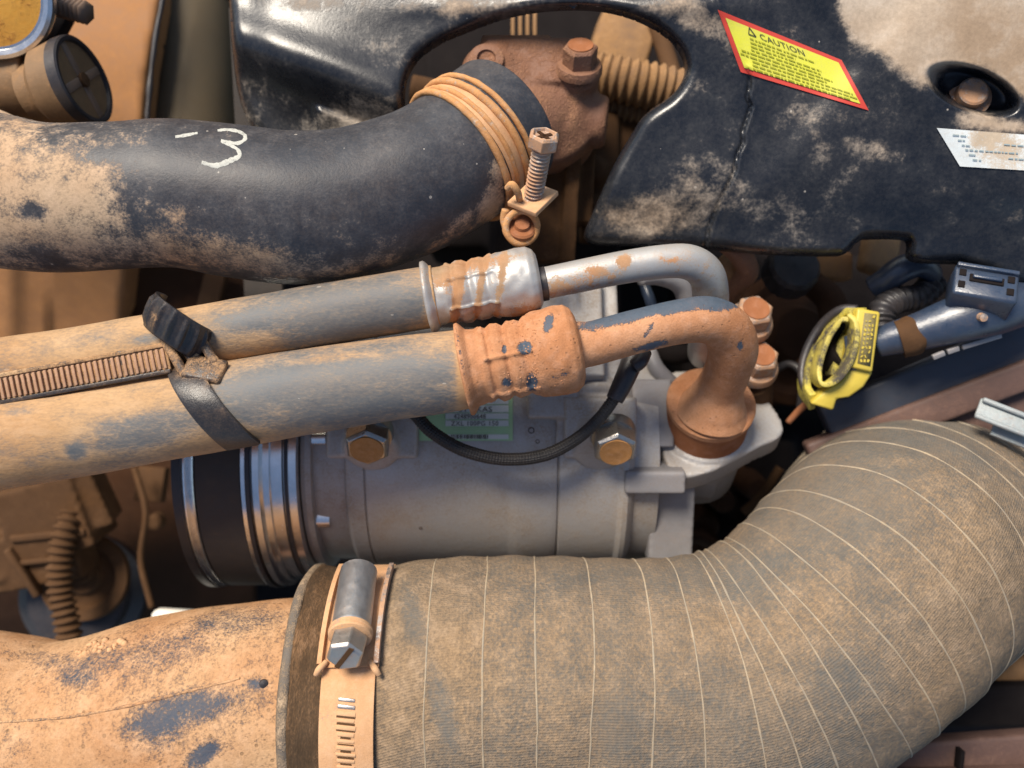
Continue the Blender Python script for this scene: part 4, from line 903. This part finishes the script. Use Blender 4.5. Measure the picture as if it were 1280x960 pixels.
# ================================================================== TOP LEFT: filler cap, valve, stub
fcap = thing('filler_cap', W(10, 20, -20), 'round silver rimmed cap with orange label in the top left corner', 'cap')
CA = Vector((.15, -.42, .9)).normalized(); cc = W(-18, -10, -22)
lathe('cap_rim', cc, CA, [(-.018, .0215), (-.008, .0225), (-.006, .0250), (-.001, .0262), (.0015, .0255), (.0022, .0240), (.0016, .0222), (.0006, .0218)], M['chrome'], fcap, n=72)
lathe('cap_label', cc, CA, [(-.001, .0216), (.0004, .0216), (.0008, .020), (.0008, .0001)], M['orangecap'], fcap, n=64)
rv = thing('radiator_valve', W(70, 90, -45), 'dusty brown valve body with a round cross ribbed cap under the filler cap', 'valve')
cast_body('valve_body', [lathemesh(W(-10, 60, -70), (.1, -.3, 1), [(0, .024), (.035, .024), (.038, .020)], 40), lathemesh(W(-30, 112, -52), (1, .10, .05), [(0, .0165), (.030, .0165)], 36), boxmesh(W(30, 85, -55), (.2, .1, 1), (.2, 1, 0), (.028, .020, .018))], M['gold'], rv, .0010, 5)
VA = Vector((.95, .20, .16)).normalized(); vc = W(104, 100, -42)
vb = lathe('valve_bell', vc - VA * .024, VA, [(0, .0130), (.006, .0135), (.010, .0175), (.020, .0185), (.0235, .0185)], M['gold'], rv, n=56)
vr = lathe('valve_rim', vc - VA * .001, VA, [(-.003, .0188), (.0016, .0188), (.0022, .0180), (.0020, .0165), (-.003, .0158), (-.003, .0001)], M['blackplastic'], rv, n=64)
x, y, z = basis(VA)
lathe('hub', vc - VA * .004, VA, [(0, .0034), (.0052, .0030), (.0055, .0001)], M['brown_mid'], vr, n=20)
M['capface'] = dusty('grey_brown_cap', (.13, .085, .06), (.32, .20, .12), attr=False, bias=.35, rough=.6, s1=50, soft=.3, bump=.2)
for k in range(4):
    a = R(35 + 90 * k); d = x * math.cos(a) + y * math.sin(a)
    box('spoke', vc - VA * .0022 + d * .0088, VA, d, (.0040, .0150, .0045), M['capface'], vr, bev=.0006)
    a = R(80 + 90 * k); d = x * math.cos(a) + y * math.sin(a)
    box('cap_web', vc - VA * .0042 + d * .0100, VA, d, (.0068, .0080, .0024), M['capface'], vr, bev=.0008)
o = tube('threaded_stub', [(60, 4, -46, 13), (85, 10, -44, 13), (108, 16, -42, 13)], M['capface'], n=90, m=6, disp=lambda s, t_, r, L: .0006 * np.sign(np.sin(s / .0024 * 6.28)) * np.ones_like(t_))
setp(o, 'short brown six sided ribbed stub to the right of the filler cap', 'fitting')
o = box('bracket_foot', W(70, 42, -60), (.1, 0, 1), (.5, 1, 0), (.006, .020, .008), M['dark']); setp(o, 'small dark bracket between the stub and the cross ribbed valve cap', 'bracket')

# ================================================================== LOWER LEFT background: sensor mount
sm = thing('sensor_mount', W(60, 690, -150), 'brown dusty bracket assembly in the shade below the lower grey hose', 'bracket')
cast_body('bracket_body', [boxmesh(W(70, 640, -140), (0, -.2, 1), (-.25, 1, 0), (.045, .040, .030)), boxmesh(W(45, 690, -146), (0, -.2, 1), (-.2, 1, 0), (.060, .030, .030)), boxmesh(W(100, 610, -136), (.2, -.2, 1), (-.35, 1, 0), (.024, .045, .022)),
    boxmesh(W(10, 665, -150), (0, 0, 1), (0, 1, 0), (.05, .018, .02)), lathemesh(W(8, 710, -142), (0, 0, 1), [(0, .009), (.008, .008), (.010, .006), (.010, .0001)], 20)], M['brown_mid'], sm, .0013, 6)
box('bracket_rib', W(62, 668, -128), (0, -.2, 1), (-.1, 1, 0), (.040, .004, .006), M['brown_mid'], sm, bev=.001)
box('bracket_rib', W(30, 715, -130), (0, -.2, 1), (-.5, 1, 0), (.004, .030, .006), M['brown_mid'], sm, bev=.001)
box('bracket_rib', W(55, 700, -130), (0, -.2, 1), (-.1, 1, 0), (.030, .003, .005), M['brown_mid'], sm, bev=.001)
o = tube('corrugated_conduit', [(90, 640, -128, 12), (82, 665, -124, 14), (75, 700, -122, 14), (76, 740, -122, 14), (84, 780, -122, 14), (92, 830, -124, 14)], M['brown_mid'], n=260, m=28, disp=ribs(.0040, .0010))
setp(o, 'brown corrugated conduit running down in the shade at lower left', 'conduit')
hn = thing('horn', W(115, 735, -160), 'dark round horn body with stepped rim behind the brown corrugated conduit', 'horn')
lathe('horn_body', W(110, 740, -175), (.15, .1, 1), [(0, .034), (.010, .034), (.014, .028), (.020, .026), (.022, .020), (.023, .0001)], M['blackplastic'], hn, n=48)
lathe('horn_rim', W(107, 722, -152), (.15, .1, 1), [(0, .024), (.004, .023), (.004, .017), (.0015, .016), (.0015, .010), (.005, .008), (.005, .0001)], M['brown_mid'], hn, n=40)
lathe('horn_nut', W(104, 715, -144), (.15, .1, 1), [(0, .006), (.004, .0055), (.0045, .0001)], M['brown_mid'], hn, n=8)
o = box('white_bracket', W(252, 795, -120), (0, 0, 1), (.06, 1, 0), (.052, .026, .01), M['creamblock'], bev=.004, seg=4); setp(o, 'cream white block peeking out between the dusty duct and pulley', 'bracket')
o = tube('copper_line', [(395, 745, -60, 7), (365, 768, -60, 8), (330, 790, -62, 8)], M['housing'], n=20, m=16); setp(o, 'short reddish pipe below the pulley left of the frayed hose lip', 'pipe')

# ================================================================== RIGHT SIDE: connectors, rails
yc = thing('yellow_clip', W(1050, 450, -45), 'bright yellow plastic locking ring with embossed plate, seen nearly edge on', 'connector')
YA = Vector((.80, .33, .50)).normalized()
# ring frame
def orail(name, pts, mat, parent, w, h, n=60, upv=None, m=None):
    P = catmull(pathw([(a, b, c_, 1) for a, b, c_ in pts]), n)[:, :3]; T, N, B = frames(P); V = []; F = []
    upv = Vector(upv or (0, 0, 1))
    for k in range(n):
        t_ = Vector(T[k]); u_ = (upv - upv.dot(t_) * t_).normalized(); s_ = t_.cross(u_)
        for a, b in ((-.5, -.5), (.5, -.5), (.5, .5), (-.5, .5)): V.append(Vector(P[k]) + s_ * (w * a) + u_ * (h * b))
    for k in range(n - 1):
        for s in range(4): a = k * 4 + s; b = k * 4 + (s + 1) % 4; F.append((a, b, b + 4, a + 4))
    F += [(0, 1, 2, 3), tuple((n - 1) * 4 + s for s in range(4))]
    return bevel(mk(name, V, F, mat, parent), .0006)
bx = lambda u, v, z: W(u, v, z)
V, F = extrude([bx(1072, 385, -28), bx(1101, 390, -28), bx(1091, 466, -28), bx(1062, 459, -28)], Vector((.001, .001, -.014))); pl = bevel(mk('embossed_plate', V, F, M['yellow'], yc), .0010)
V, F = extrude([bx(1081, 391, -27.7), bx(1096, 393, -27.7), bx(1088, 458, -27.7), bx(1072, 454, -27.7)], Vector((0, 0, -.0012))); mk('plate_field', V, F, M['platedark'], pl)
ms = []
for j in range(11):
    for i_ in range(3):
        if random.random() < .85:
            u = 1075.5 + i_ * 4.4 + (11 - j) * .72; v = 396 + j * 5.5; ms.append(boxmesh(W(u, v, -27.6), (0, 0, 1), (random.uniform(-1, 1), 1, 0), (random.choice((.0004, .0008)), random.choice((.0006, .0012)), .0006)))
o = mk('embossed_marks', *merge(*ms), M['yellow'], pl, smooth=False); o['kind'] = 'stuff'
V, F = extrude([bx(1066, 456, -30), bx(1092, 465, -30), bx(1080, 484, -31), bx(1062, 497, -32), bx(1046, 499, -33), bx(1042, 514, -34), bx(1012, 505, -35), bx(1030, 488, -34), bx(1050, 476, -32)], Vector((.002, .002, -.010))); bevel(mk('lower_jaw', V, F, M['yellow'], yc), .0012)
orail('outer_band', [(1074, 389, -34), (1058, 392, -40), (1040, 405, -46), (1020, 430, -50), (1008, 458, -50), (1006, 485, -46), (1016, 503, -40)], M['yellow_dirty'], yc, .003, .010)
orail('inner_ring', [(1062, 400, -34), (1048, 402, -36), (1034, 420, -38), (1024, 445, -38), (1020, 468, -36), (1028, 480, -34), (1044, 474, -32), (1058, 455, -31), (1066, 430, -31), (1066, 408, -32), (1060, 399, -34)], M['yellow_patchy'], yc, .0022, .009, n=90)
orail('inner_shell', [(1062, 416, -44), (1050, 430, -44), (1044, 450, -44), (1040, 470, -44)], M['yellow_dirty'], yc, .004, .008)
lathe('dark_core', W(1042, 440, -52), (.5, .3, .8), [(0, .0125), (.008, .012), (.008, .0001)], M['dark'], yc, n=32)
box('side_latch', W(1064, 442, -34), (.6, .3, .8), (.3, 1, 0), (.004, .016, .003), M['bluesheen'], yc, bev=.0006)
tube('seal_ring', [(1072, 386, -38, 5), (1050, 388, -42, 6), (1026, 408, -48, 6), (1008, 440, -50, 6), (1002, 470, -48, 5), (1008, 492, -44, 4)], M['blackplastic'], yc, n=40, m=14)

bcn = thing('black_connector', W(1190, 410, -30), 'glossy black electrical plug, blue sheen in its colour, with a latch block, right of the yellow ring', 'connector')
tube('plug_barrel', [(1094, 430, -36, 17), (1112, 424, -34, 20), (1150, 414, -30, 24), (1200, 398, -26, 30), (1240, 388, -26, 32), (1275, 378, -30, 30), (1300, 370, -36, 26)], M['bluesheen'], bcn, n=60, m=40)
BZ = Vector((-.15, .50, .85)).normalized(); BU = Vector((.28, .95, -.2))
lb = box('latch_block', W(1226, 366, -18), BZ, BU, (.0235, .0150, .014), M['bluesheen'], bcn, bev=.0014)
def onb(du_, dv_, dz_): 
    z = BZ; y = (BU - BU.dot(z) * z).normalized(); x = y.cross(z); return W(1226, 366, -18) + x * du_ + y * dv_ + z * dz_
box('latch_window', onb(0, .0010, .0072), BZ, BU, (.0125, .0036, .0010), M['dark'], lb, bev=.0003)
box('latch_bar', onb(0, .0012, .0082), BZ, BU, (.0105, .0018, .0016), M['bluesheen'], lb, bev=.0004)
for (a, b) in ((-.0088, .003), (-.0088, -.003), (.0088, .003), (.0088, -.003)): box('latch_hole', onb(a, b, .0072), BZ, BU, (.0026, .0032, .0006), M['dark'], lb, bev=.0002)
for s, e in ((.0, .0), ): box('latch_frame', onb(0, .0062, .0075), BZ, BU, (.0225, .0018, .0022), M['bluesheen'], lb, bev=.0004)
for (a, b) in (((1166, 447), (1180, 441)), ((1184, 440), (1198, 435)), ((1203, 434), (1250, 419))):
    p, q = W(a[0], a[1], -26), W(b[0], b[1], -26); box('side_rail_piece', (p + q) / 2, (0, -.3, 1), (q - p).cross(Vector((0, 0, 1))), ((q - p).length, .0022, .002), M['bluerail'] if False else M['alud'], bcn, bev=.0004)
lathe('barrel_nub', W(1229, 397, -14), (0, -.2, 1), [(-.002, .0018), (.0006, .0016), (.001, .0001)], M['steel_dirty'], bcn, n=16)
o = tube('tape_wrap', [(1124, 424, -32, 24.5), (1134, 421, -31, 25), (1144, 418, -31, 25.5)], M['brown_mid'], bcn, n=24, m=32, wobble=.0006, wf=200)
o = tube('corrugated_conduit', [(1168, 352, -62, 16), (1150, 370, -58, 15), (1122, 376, -54, 15), (1104, 388, -50, 16), (1102, 408, -48, 16), (1106, 428, -44, 14)], M['blackplastic'], n=220, m=28, disp=ribs(.0034, .0007))
setp(o, 'black corrugated conduit curving behind the yellow ring into the black plug', 'conduit')
o = tube('metal_elbow', [(1090, 360, -62, 14), (1108, 350, -58, 16), (1128, 336, -54, 17), (1150, 332, -54, 15), (1164, 342, -58, 13), (1160, 360, -64, 11)], M['bluesheen'], n=60, m=28); setp(o, 'grey shiny elbow pipe under the notch in the cover edge', 'pipe')
o = box('lit_block', W(1098, 318, -100), (.2, .2, 1), (.3, 1, 0), (.018, .022, .01), M['tanpart'], bev=.003); setp(o, 'orange brown lit block inside the notch of the cover edge', 'bracket')
o = box('orange_bar', W(1032, 334, -110), (0, 0, 1), (0, 1, 0), (.024, .014, .012), M['panel'], bev=.002); setp(o, 'dull orange bar just under the cover edge right of the black knob', 'bracket')
kb = thing('round_knob', W(984, 342, -70), 'black rough topped round knob under the cover edge', 'cap')
lathe('knob', W(984, 344, -82), (.05, .3, 1), [(0, .0125), (.010, .0120), (.012, .0105), (.0125, .0001)], M['blackplastic'], kb, n=40, disp=lambda h, t_: .0003 * math.sin(18 * t_))
o = tube('pipe_bend', [(905, 300, -50, 14), (925, 318, -52, 14), (934, 340, -60, 14), (918, 358, -70, 13), (905, 380, -80, 12)], M['housing'], n=40, m=28); setp(o, 'tan pinkish pipe bend just right of the silver pipe bend', 'pipe')
o = tube('pipe_bend', [(900, 322, -66, 12), (912, 335, -66, 12), (914, 350, -70, 12)], M['tanpart'], n=20, m=24); setp(o, 'small cream lump tucked between silver bend and tan pipe bend', 'pipe')
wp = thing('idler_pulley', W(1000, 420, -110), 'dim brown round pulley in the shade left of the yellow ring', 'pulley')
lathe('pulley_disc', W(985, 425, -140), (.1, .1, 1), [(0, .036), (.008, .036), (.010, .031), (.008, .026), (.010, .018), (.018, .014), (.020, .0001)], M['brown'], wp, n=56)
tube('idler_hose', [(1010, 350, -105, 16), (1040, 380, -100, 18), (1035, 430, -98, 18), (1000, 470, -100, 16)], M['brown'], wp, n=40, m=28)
for k, (u, v, z, lab) in enumerate(((934, 388, -46, 'upper of two orange faced bolts right of the orange pipe bend'), (941, 444, -50, 'lower orange faced bolt half hidden by the orange pipe bend'))):
    t = thing('flange_bolt', W(u, v, z - 6), lab, 'bolt', 'bolts beside the orange pipe bend')
    hexbolt(t, W(u + 3, v + 14, z - 8), (.05, .5, .85), .0082, .0100, M['steel_dirty'], M['orange_dull'], .0105, rot=.2 + k)
o = tube('support_bracket', [(944, 478, -60, 17), (948, 488, -66, 18), (946, 520, -80, 18)], M['brown_mid'], n=16, m=24); setp(o, 'brown lug just beneath the lower orange faced bolt', 'bracket')
# chrome and dark pieces between silver pipe and orange pipe
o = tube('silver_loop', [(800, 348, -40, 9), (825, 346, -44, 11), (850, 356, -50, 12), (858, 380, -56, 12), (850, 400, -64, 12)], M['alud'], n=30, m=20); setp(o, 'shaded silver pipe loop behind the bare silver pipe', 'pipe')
o = tube('blue_rod', [(803, 350, -62, 6), (810, 368, -60, 7), (818, 390, -60, 7)], M['bluesheen'], n=16, m=16); setp(o, 'short bluish rod in the gap between the silver and orange pipes', 'rod')
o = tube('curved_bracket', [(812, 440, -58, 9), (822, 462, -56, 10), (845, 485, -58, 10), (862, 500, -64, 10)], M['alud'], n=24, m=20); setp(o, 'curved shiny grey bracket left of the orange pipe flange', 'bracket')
o = tube('oil_line', [(800, 430, -75, 14), (840, 440, -78, 16), (880, 430, -80, 16)], M['dark'], n=24, m=20); setp(o, 'dark line under the bend of the orange pipe', 'pipe')
# rails on the right
def beam(name, a, b, w, h, mat, label, cat, z=(-70, -60), up=(0, 0, 1), bev=.002, parent=None):
    p, q = W(a[0], a[1], z[0]), W(b[0], b[1], z[1]); d = (q - p); uz = Vector(up); uz = (uz - uz.dot(d.normalized()) * d.normalized()).normalized()
    o = box(name, (p + q) / 2, uz, uz.cross(d), (d.length, w, h), mat, parent, bev=bev, seg=3)
    if label: setp(o, label, cat)
    return o
beam('blue_rail', (1030, 530), (1340, 400), .018, .012, M['bluerail'], 'blue black metal rail running diagonally behind the black plug', 'rail', z=(-62, -48))
fr = beam('frame_rail', (1010, 570), (1340, 445), .013, .012, M['rail'], 'reddish brown frame rail between blue rail and fabric hose', 'rail', z=(-62, -44))
beam('rail_lip', (1040, 590), (1340, 478), .016, .010, M['rail'], None, None, z=(-66, -50), parent=fr)
lf = beam('lower_frame_rail', (1050, 955), (1400, 930), .018, .010, M['rail'], 'dusty reddish grey frame rail in the bottom right corner', 'rail', z=(-60, -60))
beam('rail_flange', (1050, 985), (1400, 975), .014, .012, M['rail'], None, None, z=(-52, -52), parent=lf)
box('rail_notch', W(1198, 955, -53), (0, 0, 1), (.1, 1, 0), (.002, .014, .006), M['dark'], lf, bev=.0004)
beam('dark_crossmember', (1100, 880), (1400, 878), .020, .010, M['dark'], 'dark brown crossmember above the bottom right frame rail', 'rail', z=(-90, -90))
o = tube('lit_orange_hose', [(1180, 880, -110, 18), (1230, 850, -106, 20), (1280, 832, -104, 22), (1360, 830, -104, 22)], M['tanpart'], n=24, m=28); setp(o, 'brightly lit orange pipe behind the fabric hose near the right edge', 'pipe')
beam('upper_crossmember', (1150, 800), (1400, 775), .016, .012, M['brown'], 'shaded brown crossmember just above the lit orange pipe', 'rail', z=(-92, -92))
o = tube('orange_wire', [(985, 528, -70, 4), (1000, 512, -66, 4.5), (1016, 498, -60, 4)], M['orange_dull'], n=16, m=12); setp(o, 'thin orange wire below the yellow ring', 'wire')

# ================================================================== small things in the shade
for pts, r_, mat, nm, lab in (
    ([(168, 585, -150, 4), (182, 640, -146, 4), (176, 700, -150, 4), (190, 760, -150, 4)], 1, 'brown_mid', 'loom_wire', 'thin brown wire hanging between the horn and the pulley'),
    ([(0, 640, -150, 6), (40, 628, -146, 6), (70, 606, -140, 6)], 1, 'dark', 'loom_wire', 'thin dark wire crossing behind the brown bracket at far left'),
    ([(960, 470, -90, 5), (985, 455, -84, 5), (1003, 470, -80, 5), (1000, 510, -84, 5)], 1, 'blackplastic', 'loom_wire', 'thin black wire looping in the gap left of the yellow ring'),
    ([(930, 640, -120, 6), (952, 620, -116, 6), (975, 585, -112, 6)], 1, 'brown_mid', 'loom_wire', 'faint brown wire in the black gap right of the port block'),
    ([(842, 700, -130, 8), (868, 672, -126, 8), (905, 690, -130, 8)], 1, 'brown', 'small_line', 'dim brown line low in the black gap above the fabric hose')):
    o = tube(nm, pts, M[mat], n=40, m=12); setp(o, lab, 'wire' if nm == 'loom_wire' else 'pipe')
t = thing('line_bracket', W(180, 600, -165), 'small shaded step bracket in the gap left of the pulley', 'bracket')
box('plate', W(190, 605, -168), (0, .1, 1), (.1, 1, 0), (.016, .020, .008), M['brown_mid'], t, bev=.001)
lathe('rivet', W(194, 652, -160), (0, 0, 1), [(-.004, .005), (.002, .0045), (.003, .003), (.003, .0001)], M['brown_mid'], t, n=16)
# casting marks on the compressor
for k, (u, v, r) in enumerate(((664, 538, .0011), (672, 552, .0007), (526, 660, .0006), (713, 590, .0006))):
    d = (W(u, v, 0) - Vector((0, 0, D))).normalized(); h, n_, i_, q_ = bt.ray_cast(Vector((0, 0, D)), d, 5)
    if h: lathe('casting_mark', h - n_ * .0004 if n_.z > 0 else h + n_ * .0004, n_ if n_.z > 0 else -n_, [(0, r * 1.3), (.0006, r * 1.2), (.0006, r), (.0002, r * .8), (.0002, .0001)], M['brown'], cp, n=16)
